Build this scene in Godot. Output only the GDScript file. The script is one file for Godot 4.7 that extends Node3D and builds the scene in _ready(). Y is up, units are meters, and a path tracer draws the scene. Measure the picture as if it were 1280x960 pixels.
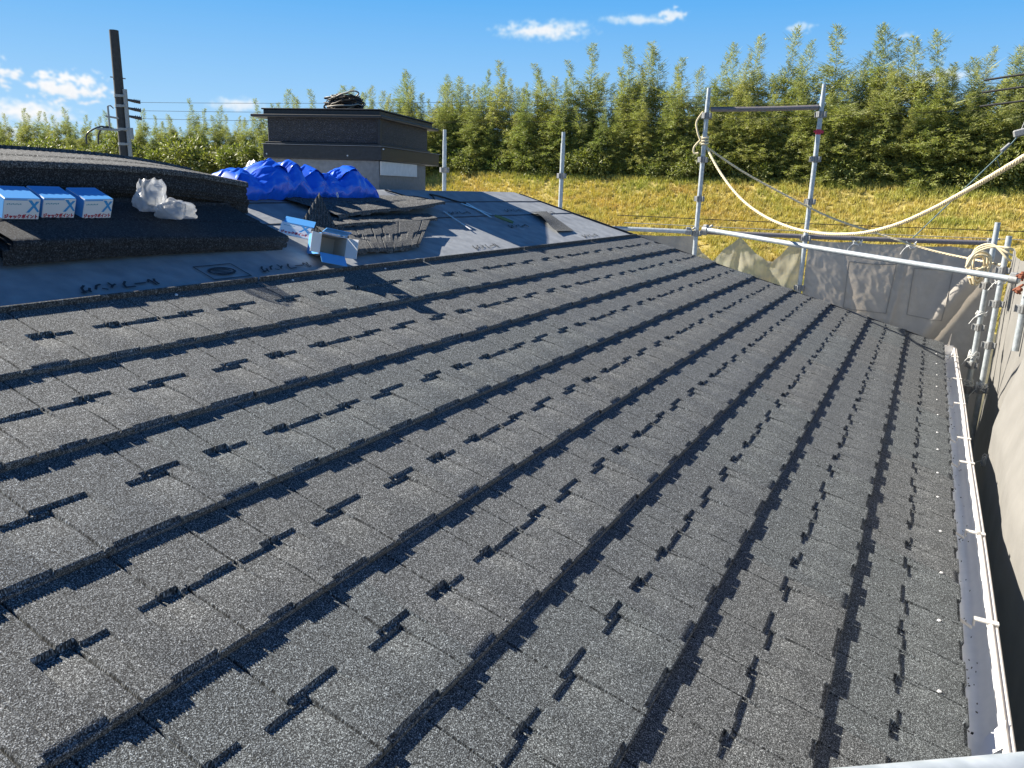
extends Node3D
# A roof being re-covered with granule-coated metal shingle panels, seen from the scaffold at its eave.
# u runs along the eave away from the viewer, v up the slope from the eave, w out of the roof plane. y is up.

const EY := 5.6                      # height of the eave
const PITCH := 0.3366                # roof pitch in radians
const COURSE := 0.37
const PANEL := 1.25
const STEP_H := 0.0195                # height of a panel's front lip

var rng := RandomNumberGenerator.new()
var noise := FastNoiseLite.new()
var noise2 := FastNoiseLite.new()
var roof_basis: Basis
var M := {}
var names := {}

class MB:
	var v := PackedVector3Array()
	var n := PackedVector3Array()
	var t := PackedVector2Array()
	var c := PackedColorArray()
	var idx := PackedInt32Array()
	var colored := false

	func tri(a: Vector3, b: Vector3, d: Vector3, col := Color.WHITE) -> void:   # counter-clockwise as seen from the front
		var nn := (b - a).cross(d - a).normalized()
		var k := v.size()
		v.append_array([a, d, b]); n.append_array([nn, nn, nn]); c.append_array([col, col, col])
		t.append_array([Vector2(a.x + a.z, a.y), Vector2(d.x + d.z, d.y), Vector2(b.x + b.z, b.y)])
		idx.append_array([k, k + 1, k + 2])

	func quad(a: Vector3, b: Vector3, d: Vector3, e: Vector3, col := Color.WHITE) -> void:
		tri(a, b, d, col); tri(a, d, e, col)

	func quad_uv(a: Vector3, b: Vector3, d: Vector3, e: Vector3) -> void:         # uv 0..1, a at lower left
		var nn := (b - a).cross(d - a).normalized()
		var k := v.size()
		v.append_array([a, b, d, e]); n.append_array([nn, nn, nn, nn]); c.append_array([Color.WHITE, Color.WHITE, Color.WHITE, Color.WHITE])
		t.append_array([Vector2(0, 1), Vector2(1, 1), Vector2(1, 0), Vector2(0, 0)])
		idx.append_array([k, k + 2, k + 1, k, k + 3, k + 2])

	func box(x: Transform3D, s: Vector3, bev := 0.0) -> void:
		var h := s * 0.5
		var b := minf(bev, minf(h.x, minf(h.y, h.z)) * 0.6)
		if b <= 0.0:
			var p := []
			for i in 8:
				p.append(x * Vector3(h.x * (1 if i & 1 else -1), h.y * (1 if i & 2 else -1), h.z * (1 if i & 4 else -1)))
			for f in [[0, 2, 3, 1], [4, 5, 7, 6], [0, 1, 5, 4], [2, 6, 7, 3], [0, 4, 6, 2], [1, 3, 7, 5]]:
				quad(p[f[0]], p[f[1]], p[f[2]], p[f[3]])
			return
		# chamfered: eight corners of three points each
		var q := []
		for i in 8:
			var s3 := Vector3(1 if i & 1 else -1, 1 if i & 2 else -1, 1 if i & 4 else -1)
			var m := h * s3
			q.append([x * (m - Vector3(0, s3.y, s3.z) * b), x * (m - Vector3(s3.x, 0, s3.z) * b), x * (m - Vector3(s3.x, s3.y, 0) * b)])
		for f in [[0, 2, 3, 1, 2], [4, 5, 7, 6, 2], [0, 1, 5, 4, 1], [2, 6, 7, 3, 1], [0, 4, 6, 2, 0], [1, 3, 7, 5, 0]]:
			quad(q[f[0]][f[4]], q[f[1]][f[4]], q[f[2]][f[4]], q[f[3]][f[4]])
		var ctr: Vector3 = x.origin
		for a in 8:
			_out(q[a][0], q[a][1], q[a][2], ctr)
			for ax in 3:
				var e := a ^ (1 << ax)
				if e > a:
					var o1 := (ax + 1) % 3
					var o2 := (ax + 2) % 3
					_out(q[a][o1], q[e][o1], q[e][o2], ctr)
					_out(q[a][o1], q[e][o2], q[a][o2], ctr)

	func _out(a: Vector3, b: Vector3, d: Vector3, ctr: Vector3) -> void:
		if (b - a).cross(d - a).dot((a + b + d) / 3.0 - ctr) < 0.0:
			tri(a, d, b)
		else:
			tri(a, b, d)

	func tube(pts: Array, r, sides := 8, caps := true, col := Color.WHITE) -> void:
		var up := Vector3.UP
		var d0: Vector3 = (pts[1] - pts[0]).normalized()
		if absf(d0.dot(up)) > 0.9:
			up = Vector3.RIGHT
		var side := d0.cross(up).normalized()
		var k0 := v.size()
		var run := 0.0
		for i in pts.size():
			var d: Vector3 = (pts[mini(i + 1, pts.size() - 1)] - pts[maxi(i - 1, 0)]).normalized()
			side = (side - d * side.dot(d)).normalized()
			var oth := d.cross(side)
			var rr: float = r[i] if r is Array else r
			if i > 0:
				run += pts[i].distance_to(pts[i - 1])
			for j in sides + 1:
				var a := TAU * j / sides
				var nn := side * cos(a) + oth * sin(a)
				v.append(pts[i] + nn * rr); n.append(nn); t.append(Vector2(float(j) / sides * 0.3, run)); c.append(col)
		for i in pts.size() - 1:
			for j in sides:
				var a := k0 + i * (sides + 1) + j
				var b := a + sides + 1
				idx.append_array([a, b, a + 1, a + 1, b, b + 1])
		if caps:
			for e in [0, pts.size() - 1]:
				var d: Vector3 = (pts[1] - pts[0]).normalized() * -1.0 if e == 0 else (pts[e] - pts[e - 1]).normalized()
				var kc := v.size()
				v.append(pts[e]); n.append(d); t.append(Vector2.ZERO); c.append(col)
				for j in sides + 1:
					v.append(v[k0 + e * (sides + 1) + j]); n.append(d); t.append(Vector2.ZERO); c.append(col)
				for j in sides:
					if e == 0:
						idx.append_array([kc, kc + 1 + j, kc + 2 + j])
					else:
						idx.append_array([kc, kc + 2 + j, kc + 1 + j])

	func grid(nu: int, nv: int, f: Callable, flip := false, uvs := Vector2.ONE) -> void:
		var k0 := v.size()
		for j in nv + 1:
			for i in nu + 1:
				v.append(f.call(float(i) / nu, float(j) / nv)); t.append(Vector2(float(i) / nu * uvs.x, float(j) / nv * uvs.y)); c.append(Color.WHITE)
		for j in nv + 1:
			for i in nu + 1:
				var du: Vector3 = v[k0 + j * (nu + 1) + mini(i + 1, nu)] - v[k0 + j * (nu + 1) + maxi(i - 1, 0)]
				var dv: Vector3 = v[k0 + mini(j + 1, nv) * (nu + 1) + i] - v[k0 + maxi(j - 1, 0) * (nu + 1) + i]
				var nn := du.cross(dv).normalized()
				n.append(-nn if flip else nn)
		for j in nv:
			for i in nu:
				var a := k0 + j * (nu + 1) + i
				var b := a + nu + 1
				if flip:
					idx.append_array([a, a + 1, b + 1, a, b + 1, b])
				else:
					idx.append_array([a, b + 1, a + 1, a, b, b + 1])

	func mesh() -> ArrayMesh:
		var a := []
		a.resize(Mesh.ARRAY_MAX)
		a[Mesh.ARRAY_VERTEX] = v; a[Mesh.ARRAY_NORMAL] = n; a[Mesh.ARRAY_TEX_UV] = t; a[Mesh.ARRAY_INDEX] = idx
		if colored:
			a[Mesh.ARRAY_COLOR] = c
		var m := ArrayMesh.new()
		m.add_surface_from_arrays(Mesh.PRIMITIVE_TRIANGLES, a)
		return m

# ---------------------------------------------------------------- naming
func numbered(called: String) -> String:
	var k: int = names.get(called, 0)
	names[called] = k + 1
	return called if k == 0 else "%s_%03d" % [called, k]

func tag(o: Node3D, label: String, category: String, group := "", kind := "") -> Node3D:
	o.set_meta("label", label); o.set_meta("category", category)
	if group: o.set_meta("group", group)
	if kind: o.set_meta("kind", kind)
	return o

func thing(called: String, label: String, category: String, at := Vector3.ZERO, group := "", kind := "") -> Node3D:
	var o := Node3D.new()
	o.name = numbered(called)
	add_child(o)
	o.position = at
	return tag(o, label, category, group, kind)

func part(called: String, m: Mesh, mat: Material, parent: Node3D) -> MeshInstance3D:
	var o := MeshInstance3D.new()
	o.name = called; o.mesh = m; o.material_override = mat
	parent.add_child(o, true)
	return o

func single(called: String, m: Mesh, mat: Material, label: String, category: String, at := Vector3.ZERO, group := "", kind := "") -> MeshInstance3D:
	var o := MeshInstance3D.new()
	o.name = numbered(called); o.mesh = m; o.material_override = mat
	add_child(o)
	o.position = at
	tag(o, label, category, group, kind)
	return o

func W(x: float, y: float, u: float) -> Vector3:
	return Vector3(x, y + EY, -u)

func R(u: float, v: float, w := 0.0) -> Vector3:
	return Vector3(0, EY, 0) + roof_basis * Vector3(u, w, -v)

func edge_u(v: float) -> float:       # the hip at the far end of the roof
	return 8.82 - 0.4963 * v

# ---------------------------------------------------------------- materials
func lin(r: float, g: float, b: float) -> Color:
	return Color(r, g, b).linear_to_srgb()

func mat(col: Color, rough := 0.8, metal := 0.0) -> StandardMaterial3D:
	var m := StandardMaterial3D.new()
	m.albedo_color = col.linear_to_srgb(); m.roughness = rough; m.metallic = metal
	return m

func speckle(w: int, h: int, cell: float, cols: Array, sd: int) -> Image:     # random grains of the given linear colours [weight, colour]
	var r := RandomNumberGenerator.new()
	r.seed = sd
	var sw := int(w / cell)
	var sh := int(h / cell)
	var by := PackedByteArray()
	by.resize(sw * sh * 3)
	var tot := 0.0
	for k in cols: tot += k[0]
	for i in sw * sh:
		var x := r.randf() * tot
		var col: Color = cols[0][1]
		for k in cols:
			x -= k[0]
			if x <= 0.0:
				col = k[1]; break
		var s := col.linear_to_srgb() * r.randf_range(0.85, 1.15)
		by[i * 3] = clampi(int(s.r * 255), 0, 255); by[i * 3 + 1] = clampi(int(s.g * 255), 0, 255); by[i * 3 + 2] = clampi(int(s.b * 255), 0, 255)
	var im := Image.create_from_data(sw, sh, false, Image.FORMAT_RGB8, by)
	im.resize(w, h, Image.INTERPOLATE_BILINEAR)
	return im

func noise_tex(freq: float, a: Color, b: Color, sd: int, octaves := 4, size := 512) -> NoiseTexture2D:
	var f := FastNoiseLite.new()
	f.seed = sd; f.frequency = freq; f.fractal_octaves = octaves
	var g := Gradient.new()
	g.set_color(0, a.linear_to_srgb()); g.set_color(1, b.linear_to_srgb())
	var t := NoiseTexture2D.new()
	t.noise = f; t.seamless = true; t.width = size; t.height = size; t.color_ramp = g
	return t

func textured(tex: Texture2D, scale: float, rough := 0.8, bump: Texture2D = null, bump_cm := 0.1) -> StandardMaterial3D:
	var m := StandardMaterial3D.new()
	m.albedo_texture = tex; m.roughness = rough; m.uv1_triplanar = true; m.uv1_world_triplanar = true; m.uv1_scale = Vector3.ONE * scale
	if bump:
		m.heightmap_enabled = true; m.heightmap_texture = bump; m.heightmap_scale = bump_cm
	return m

func make_materials() -> void:
	var grain := ImageTexture.create_from_image(speckle(1024, 512, 2.1, [[40.0, Color(.014, .0155, .0165)], [28.0, Color(.084, .090, .093)], [22.0, Color(.27, .285, .29)], [10.0, Color(.70, .735, .75)]], 5))
	var grain_far := ImageTexture.create_from_image(speckle(512, 512, 2.0, [[44.0, Color(.014, .015, .016)], [29.0, Color(.06, .063, .065)], [18.0, Color(.19, .20, .20)], [9.0, Color(.45, .46, .46)]], 6))
	var dust := noise_tex(.012, Color(.84, .85, .87), Color(1.0, .995, .985), 8, 6, 1024)
	for k in 4:
		var m := StandardMaterial3D.new()
		m.albedo_texture = grain; m.roughness = 0.92
		m.albedo_color = [lin(1.0, 1.0, 1.0), lin(.90, .92, .94), lin(.97, .965, .955), lin(.93, .97, .98)][k]
		m.uv1_offset = Vector3(k * .23, k * .37, 0)
		m.heightmap_enabled = true; m.heightmap_texture = grain; m.heightmap_scale = 0.09
		m.detail_enabled = true; m.detail_blend_mode = BaseMaterial3D.BLEND_MODE_MUL; m.detail_uv_layer = BaseMaterial3D.DETAIL_UV_2
		m.detail_albedo = dust; m.uv2_triplanar = true; m.uv2_world_triplanar = true; m.uv2_scale = Vector3.ONE * .55
		M["tile%d" % k] = m
	M.grain = textured(grain_far, 1.6, 0.92, grain_far, 0.1)
	M.stack = textured(grain_far, 1.6, 0.92, grain_far, 0.1)
	M.stack.albedo_color = lin(.34, .36, .40)
	M.tile_dark = mat(Color(.035, .036, .04), 0.85)
	var felt := noise_tex(0.014, Color(.195, .21, .23), Color(.36, .385, .41), 11, 6)
	M.felt = textured(felt, 0.9, 0.75, noise_tex(0.05, Color(0, 0, 0), Color(1, 1, 1), 12), 0.12)
	M.felt_print = mat(Color(.03, .035, .045), 0.8)
	M.felt_edge = mat(Color(.05, .055, .065), 0.8)
	M.black_metal = textured(noise_tex(0.03, Color(.012, .013, .016), Color(.03, .032, .038), 14), 2.0, 0.45)
	M.black_metal.metallic = 0.2
	M.siding = textured(ImageTexture.create_from_image(speckle(256, 256, 4.0, [[70.0, Color(.012, .014, .02)], [22.0, Color(.03, .034, .045)], [8.0, Color(.11, .12, .14)]], 15)), 4.0, 0.55, noise_tex(0.06, Color(0, 0, 0), Color(1, 1, 1), 16), 0.5)
	M.white_board = textured(noise_tex(0.02, Color(.66, .65, .62), Color(.82, .81, .78), 17), 1.5, 0.8)
	M.grey_flash = textured(noise_tex(0.03, Color(.13, .14, .15), Color(.21, .22, .235), 18), 1.5, 0.55)
	# galvanised tube
	var gal := noise_tex(0.018, Color(.30, .345, .37), Color(.58, .62, .65), 21, 6)
	M.galv = textured(gal, 2.2, 0.42)
	M.galv.metallic = 0.35
	M.galv.roughness_texture = noise_tex(0.03, Color(.1, .1, .1), Color(.45, .45, .45), 22)
	M.galv.roughness = 1.0
	M.galv_dull = textured(noise_tex(0.03, Color(.2, .205, .2), Color(.40, .41, .42), 23, 5), 3.0, 0.6)
	M.galv_dull.metallic = 0.25
	M.rail_dark = textured(noise_tex(0.03, Color(.13, .12, .13), Color(.27, .25, .26), 24, 5), 3.0, 0.55)
	M.rail_dark.metallic = 0.2
	M.rust = textured(noise_tex(0.05, Color(.13, .04, .02), Color(.30, .10, .05), 25), 6.0, 0.85)
	M.red_tape = mat(Color(.55, .03, .07), 0.5)
	# gutter
	M.gutter = textured(noise_tex(0.02, Color(.72, .75, .78), Color(.82, .84, .86), 26), 1.5, 0.35)
	M.gutter_lip = mat(Color(.78, .74, .70), 0.35)
	M.bracket = mat(Color(.62, .60, .56), 0.5)
	M.crumbs = mat(Color(.012, .012, .012), 0.95)
	M.nail = mat(Color(.85, .85, .85), 0.35)
	# cloth
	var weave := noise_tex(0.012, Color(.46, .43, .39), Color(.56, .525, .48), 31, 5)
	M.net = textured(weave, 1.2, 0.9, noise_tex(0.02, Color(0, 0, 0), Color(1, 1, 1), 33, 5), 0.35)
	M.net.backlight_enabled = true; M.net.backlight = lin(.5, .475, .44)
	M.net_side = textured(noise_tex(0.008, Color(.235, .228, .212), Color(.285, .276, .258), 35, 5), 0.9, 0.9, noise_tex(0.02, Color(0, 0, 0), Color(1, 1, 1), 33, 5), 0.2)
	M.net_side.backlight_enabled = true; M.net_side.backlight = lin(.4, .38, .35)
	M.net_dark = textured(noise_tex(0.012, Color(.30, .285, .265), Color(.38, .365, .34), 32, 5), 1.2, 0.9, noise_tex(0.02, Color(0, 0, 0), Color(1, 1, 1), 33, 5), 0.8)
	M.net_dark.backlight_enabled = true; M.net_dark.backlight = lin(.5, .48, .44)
	M.net_sheer = StandardMaterial3D.new()
	M.net_sheer.albedo_color = Color(lin(.34, .32, .25), 0.8); M.net_sheer.transparency = BaseMaterial3D.TRANSPARENCY_ALPHA
	M.net_sheer.roughness = 0.9; M.net_sheer.backlight_enabled = true; M.net_sheer.backlight = lin(.5, .48, .38)
	M.net_seam = mat(Color(.34, .32, .29), 0.9)
	M.rope = textured(noise_tex(0.09, Color(.62, .52, .33), Color(.80, .71, .50), 34), 14.0, 0.85)
	M.tie = mat(Color(.75, .76, .74), 0.7)
	# tarp
	M.tarp = textured(noise_tex(0.02, Color(.006, .105, .74), Color(.012, .165, .90), 41), 3.0, 0.36)
	M.tarp.metallic_specular = 0.6
	M.eyelet = mat(Color(.7, .7, .66), 0.35, 0.6)
	# cardboard boxes
	M.box_blue = mat(Color(.09, .36, .78), 0.5)
	M.box_white = mat(Color(.80, .83, .86), 0.5)
	M.box_x = mat(Color(.04, .33, .72), 0.5)
	M.box_red = mat(Color(.50, .02, .06), 0.55)
	M.box_in = mat(Color(.55, .53, .50), 0.8)
	M.box_teal = mat(Color(.12, .38, .50), 0.6)
	M.poly = StandardMaterial3D.new()
	M.poly.albedo_color = Color(lin(.66, .69, .73), 0.42); M.poly.transparency = BaseMaterial3D.TRANSPARENCY_ALPHA
	M.poly.roughness = 0.3; M.poly.backlight_enabled = true; M.poly.backlight = lin(.6, .62, .64)
	M.white_plastic = mat(Color(.68, .69, .70), 0.4)
	M.blade = mat(Color(.62, .66, .70), 0.3, 0.3)
	M.green_grip = mat(Color(.12, .20, .10), 0.6)
	M.cable = mat(Color(.012, .012, .013), 0.5)
	M.cable_brown = mat(Color(.07, .055, .04), 0.6)
	M.cable_pale = mat(Color(.32, .30, .26), 0.6)
	M.pole_wood = textured(noise_tex(0.02, Color(.045, .047, .05), Color(.075, .078, .08), 51), 0.7, 0.85)
	M.pole_steel = mat(Color(.36, .38, .39), 0.5, 0.2)
	M.porcelain = mat(Color(.05, .05, .055), 0.3)
	M.wire = mat(Color(.03, .03, .032), 0.6)
	M.wire_pale = mat(Color(.42, .42, .40), 0.5)
	M.wire_blue = mat(Color(.13, .20, .21), 0.6)
	# ground and plants
	M.ground = textured(noise_tex(0.01, Color(.09, .085, .05), Color(.16, .14, .085), 61), 0.08, 0.95)
	M.levee = textured(noise_tex(0.01, Color(.32, .26, .08), Color(.46, .37, .13), 62, 6), 0.12, 0.95)
	M.leaf = StandardMaterial3D.new()
	M.leaf.vertex_color_use_as_albedo = true; M.leaf.roughness = 0.55; M.leaf.backlight_enabled = true; M.leaf.backlight = lin(.68, .72, .34)
	M.grass = StandardMaterial3D.new()
	M.grass.vertex_color_use_as_albedo = true; M.grass.roughness = 0.7; M.grass.backlight_enabled = true; M.grass.backlight = lin(.55, .48, .16)
	M.culm = mat(Color(.16, .19, .06), 0.5)
	M.wall = textured(noise_tex(0.02, Color(.42, .40, .36), Color(.50, .48, .44), 71), 0.8, 0.85)
	M.soffit = mat(Color(.5, .49, .46), 0.8)
	M.board = textured(noise_tex(0.03, Color(.42, .33, .22), Color(.58, .47, .33), 72), 2.0, 0.8)
	M.paper = mat(Color(.75, .76, .78), 0.7)

# ---------------------------------------------------------------- sky
func make_sky() -> Sky:
	var w := 4096
	var h := 2048
	var im := Image.create(w, h, false, Image.FORMAT_RGB8)
	var zen := Color(.010, .033, .115)
	for y in h:
		var el := 90.0 - (y + 0.5) / h * 180.0
		var c: Color
		if el < 0.0:
			c = Color(.16, .15, .12)
		else:
			var a := Color(.56, .81, .99)
			var b := Color(.125, .435, .88)
			var d := Color(.026, .115, .36)
			if el < 12.0:
				c = a.lerp(b, pow(el / 12.0, 0.75))
			elif el < 35.0:
				c = b.lerp(d, pow((el - 12.0) / 23.0, 0.75))
			else:
				c = d.lerp(zen, (el - 35.0) / 55.0)
		im.fill_rect(Rect2i(0, y, w, 1), c.linear_to_srgb())
	# clouds: [azimuth from the eave direction, elevation, half width, half height, strength, flat base]
	var cl := [[-26.2, 10.15, 3.9, .78, .95], [-24.5, 10.55, 2.6, .5, .5], [-19.6, 10.95, 3.2, .42, .8], [-17.6, 11.25, .9, .5, .85], [-56.4, 4.9, 2.7, 1.05, 1.0], [-58.6, 3.3, 3.4, 1.0, 1.0], [-60.5, 5.4, 2.0, .8, .95], [-60.2, 2.1, 3.0, .6, .8],
		[-9.3, 10.36, 1.0, .35, .6], [-3.1, 9.69, .6, .22, .55], [-1.5, 7.3, 4.0, .55, .75], [-46.5, 4.6, 2.2, .6, .8], [-43.5, 3.2, 2.5, .5, .7], [-9.6, 12.3, 1.2, .4, .6], [-40.0, 2.8, 5.0, .6, .75], [-33.0, 2.6, 5.0, .5, .7]]
	var r := RandomNumberGenerator.new()
	r.seed = 77
	for k in 26:                                              # the rest of the sky has such clouds too
		cl.append([r.randf_range(25, 275), r.randf_range(2.5, 13), r.randf_range(1.5, 5.0), r.randf_range(.4, 1.1), r.randf_range(.5, 1.0)])
	var f := FastNoiseLite.new()
	f.seed = 3; f.frequency = 0.9; f.fractal_octaves = 5
	for k in cl:
		var x0 := int((k[0] - k[2] * 1.5) / 360.0 * w)
		var x1 := int((k[0] + k[2] * 1.5) / 360.0 * w)
		var y0 := int((90.0 - k[1] - k[3] * 2.0) / 180.0 * h)
		var y1 := int((90.0 - k[1] + k[3] * 1.6) / 180.0 * h)
		for y in range(y0, y1 + 1):
			for x in range(x0, x1 + 1):
				var az := (x + 0.5) / w * 360.0
				var el := 90.0 - (y + 0.5) / h * 180.0
				var nz := f.get_noise_2d(az * 1.0, el * 1.9)
				var nz2 := f.get_noise_2d(az * 3.1 + 50.0, el * 4.2)
				var dx: float = (az - k[0]) / k[2]
				var dy: float = (el - k[1]) / k[3]
				if dy < 0.0:
					dy *= 1.25
				var wisp := 1.0 if k[2] < 3.2 * k[3] else .5
				var d := 1.0 - sqrt(dx * dx + dy * dy) + (nz * 0.95 + nz2 * 0.35) * wisp
				var a: float = clampf(d * (1.5 if wisp > .9 else 1.15), 0.0, 1.0)
				a = a * a * (3.0 - 2.0 * a) * k[4]
				if a > 0.002:
					var px := posmod(x, w)
					var lit := clampf(0.72 + dy * 0.22 + nz2 * 0.25, 0.45, 1.0)
					var cc := Color(.70, .75, .83).lerp(Color(.97, .975, .98), lit)
					im.set_pixel(px, y, im.get_pixel(px, y).lerp(cc.linear_to_srgb(), a))
	var m := PanoramaSkyMaterial.new()
	m.panorama = ImageTexture.create_from_image(im)
	var s := Sky.new()
	s.sky_material = m
	return s

# ---------------------------------------------------------------- roof panels
# steps in the middle of a panel: [from, to, upper edge, depth]; notches in its front lip: [from, to, length, depth]
const STEPS := [[0.0, .138, .204, .0055], [-.07, .045, .187, .006], [.28, .395, .204, .0055], [.23, .35, .187, .006], [.475, .557, .204, .0115], [.557, .612, .187, .005], [.686, .732, .198, .005], [.732, .784, .204, .0115], [.784, .846, .187, .005], [.846, .934, .196, .0075], [.94, 1.02, .188, .005], [1.02, 1.075, .204, .011], [1.075, 1.13, .200, .005]]
const NOTCHES := [[.07, .244, .0135, .009, .0035], [.375, .488, .0145, .005, .002], [.615, .722, .013, .009, .004], [.856, .93, .0135, .006, .003], [1.06, 1.185, .0135, .009, .004]]
const JOINTS_UP := [.005, .30, .52, .742, .93, 1.055]
const JOINTS_LOW := [.045, .345, .548, .80, 1.02]
const S0 := 0.40

func panel_top(x: float, fr: float) -> float:
	var s := fposmod(x + S0, PANEL)
	var y := -STEP_H * 1.05 * fr / COURSE
	for st in STEPS:
		for sh in [0.0, PANEL]:
			var a: float = st[0] + sh
			var b: float = st[1] + sh
			if s > a and s < b and fr < st[2]:
				y -= st[3] * 1.2 * clampf(1.0 - (st[2] - fr) / 0.11, 0.0, 1.0)
	var joints: Array = JOINTS_UP if fr > 0.195 else JOINTS_LOW
	for j in joints:
		if absf(s - j) < 0.0026:
			y -= 0.0075
	if x < 0.0027:
		y -= 0.0025
	if fr < 0.085:
		for nt in NOTCHES:
			if s > nt[0] and s < nt[1]:
				y -= nt[4] * clampf(1.0 - fr / .085, 0.0, 1.0)
				if fr < nt[2]: y -= nt[3]
	return y

func panel_mesh(step: float, u_at: float, v_at: float, clip: bool) -> ArrayMesh:
	var rows := [[.004, -1.0], [.0, -.020], [.0, -.006], [.001, -.0018], [.0035, 0.0], [.007, 0.0], [.0105, 0.0], [.014, 0.0], [.0175, 0.0], [.03, 0.0], [.06, 0.0], [.09, 0.0], [.12, 0.0], [.15, 0.0]]
	var fr := 0.166
	while fr < 0.212:
		rows.append([fr, 0.0]); fr += 0.0034
	for q in [.24, .30, .35, .395]:
		rows.append([q, 0.0])
	var xs := []
	for i in int(PANEL / step) + 1:
		xs.append(i * step)
	var extra := []
	for jl in [JOINTS_UP, JOINTS_LOW]:
		for q in jl: extra.append_array([q - .0031, q - .0021, q + .0021, q + .0031])
	for st in STEPS + NOTCHES:
		extra.append_array([st[0] - .0006, st[0] + .0006, st[1] - .0006, st[1] + .0006])
	for q in extra:
		var q2: float = fposmod(q - S0, PANEL)
		if q2 > .001 and q2 < PANEL - .001: xs.append(q2)
	xs.append(PANEL)
	xs.sort()
	var nx := xs.size() - 1
	var nr := rows.size()
	var mb := MB.new()
	var uv_run := 0.0
	for j in nr:
		var f: float = rows[j][0]
		if j > 0:
			uv_run += Vector2(f - rows[j - 1][0], minf(.02, rows[j][1] - rows[j - 1][1])).length()
		for i in nx + 1:
			var x: float = xs[i]
			var rib := 0.0006 * (absf(fposmod(x / (step * 2.0), 1.0) * 2.0 - 1.0) * 2.0 - 1.0)
			var y: float
			if j < 4:
				y = maxf(panel_top(x, .002) + rib + rows[j][1], -STEP_H - 0.006)
			else:
				y = panel_top(x, f) + rib
			if clip:
				x = minf(x, maxf(edge_u(v_at + f) - u_at, 0.0))
			mb.v.append(Vector3(x, y, -f)); mb.t.append(Vector2(x / .625, uv_run / .3125)); mb.c.append(Color.WHITE)
	for j in nr:
		for i in nx + 1:
			var du: Vector3 = mb.v[j * (nx + 1) + mini(i + 1, nx)] - mb.v[j * (nx + 1) + maxi(i - 1, 0)]
			var dv: Vector3 = mb.v[mini(j + 1, nr - 1) * (nx + 1) + i] - mb.v[maxi(j - 1, 0) * (nx + 1) + i]
			if du.length_squared() < 1e-9:
				du = Vector3(.01, 0, 0)
			var nn := du.cross(dv)
			mb.n.append(nn.normalized() if nn.length_squared() > 1e-14 else Vector3.UP)
	for j in nr - 1:
		for i in nx:
			var a := j * (nx + 1) + i
			if mb.v[a].x == mb.v[a + 1].x and mb.v[a + nx + 1].x == mb.v[a + nx + 2].x:
				continue
			mb.idx.append_array([a, a + nx + 2, a + 1, a, a + nx + 1, a + nx + 2])
	return mb.mesh()

# ---------------------------------------------------------------- strokes of lettering, in a unit square (x right, y up)
const KANA := {
	"ji": [[.1, .85, .3, .73], [.06, .6, .27, .47], [.1, .1, .45, .2, .88, .62], [.6, .97, .7, .8], [.8, 1.0, .9, .83]],
	"ya_small": [[.1, .42, .85, .55, .68, .3], [.32, .68, .52, .02]],
	"tu_small": [[.12, .6, .22, .36], [.42, .65, .5, .42], [.86, .62, .7, .25, .32, .02]],
	"ku": [[.4, .97, .3, .72, .08, .45], [.34, .8, .86, .8, .66, .35, .25, .04]],
	"gu": [[.36, .97, .28, .72, .06, .45], [.3, .8, .78, .8, .6, .35, .2, .04], [.76, 1.0, .83, .87], [.92, 1.02, .99, .9]],
	"po": [[.1, .7, .88, .7], [.48, .95, .48, .08, .38, .04], [.25, .5, .08, .2], [.72, .5, .88, .2], [.86, .98, .95, .92, .9, .84, .82, .9, .86, .98]],
	"i": [[.85, .93, .5, .6, .1, .38], [.55, .6, .55, .04]],
	"i_small": [[.78, .68, .5, .42, .15, .26], [.52, .42, .52, .0]],
	"n": [[.1, .85, .34, .68], [.1, .08, .5, .22, .92, .7]],
	"to": [[.35, .97, .35, .03], [.35, .62, .82, .4]],
	"ru": [[.3, .85, .28, .4, .06, .08], [.56, .92, .56, .1, .92, .42]],
	"bar": [[.05, .5, .95, .5]],
	"fu": [[.08, .85, .88, .85, .7, .4, .28, .03]],
}

func strokes(mb: MB, word: Array, o: Vector3, right: Vector3, up: Vector3, size: float, wide: float) -> void:
	var nrm := right.cross(up).normalized()
	for k in word.size():
		for s in KANA[word[k]]:
			var p := []
			for i in range(0, s.size(), 2):
				p.append(o + right * ((k + s[i] * .86) * size) + up * (s[i + 1] * size))
			for i in p.size() - 1:
				var d: Vector3 = (p[i + 1] - p[i]).normalized()
				var q := nrm.cross(d) * wide * .5
				var a: Vector3 = p[i] - d * wide * .3
				var b: Vector3 = p[i + 1] + d * wide * .3
				mb.quad(a - q, b - q, b + q, a + q)

func bar(mb: MB, a: Vector3, b: Vector3, nrm: Vector3, wide: float) -> void:
	var q := nrm.cross((b - a).normalized()) * wide * .5
	mb.quad(a - q, b - q, b + q, a + q)

# ---------------------------------------------------------------- the house
func roof_part(called: String, mb: MB, m: Material, parent: Node3D) -> MeshInstance3D:      # built in (u, w, -v)
	var o := part(called, mb.mesh(), m, parent)
	o.transform = Transform3D(roof_basis, Vector3(0, EY, 0))
	return o

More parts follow.
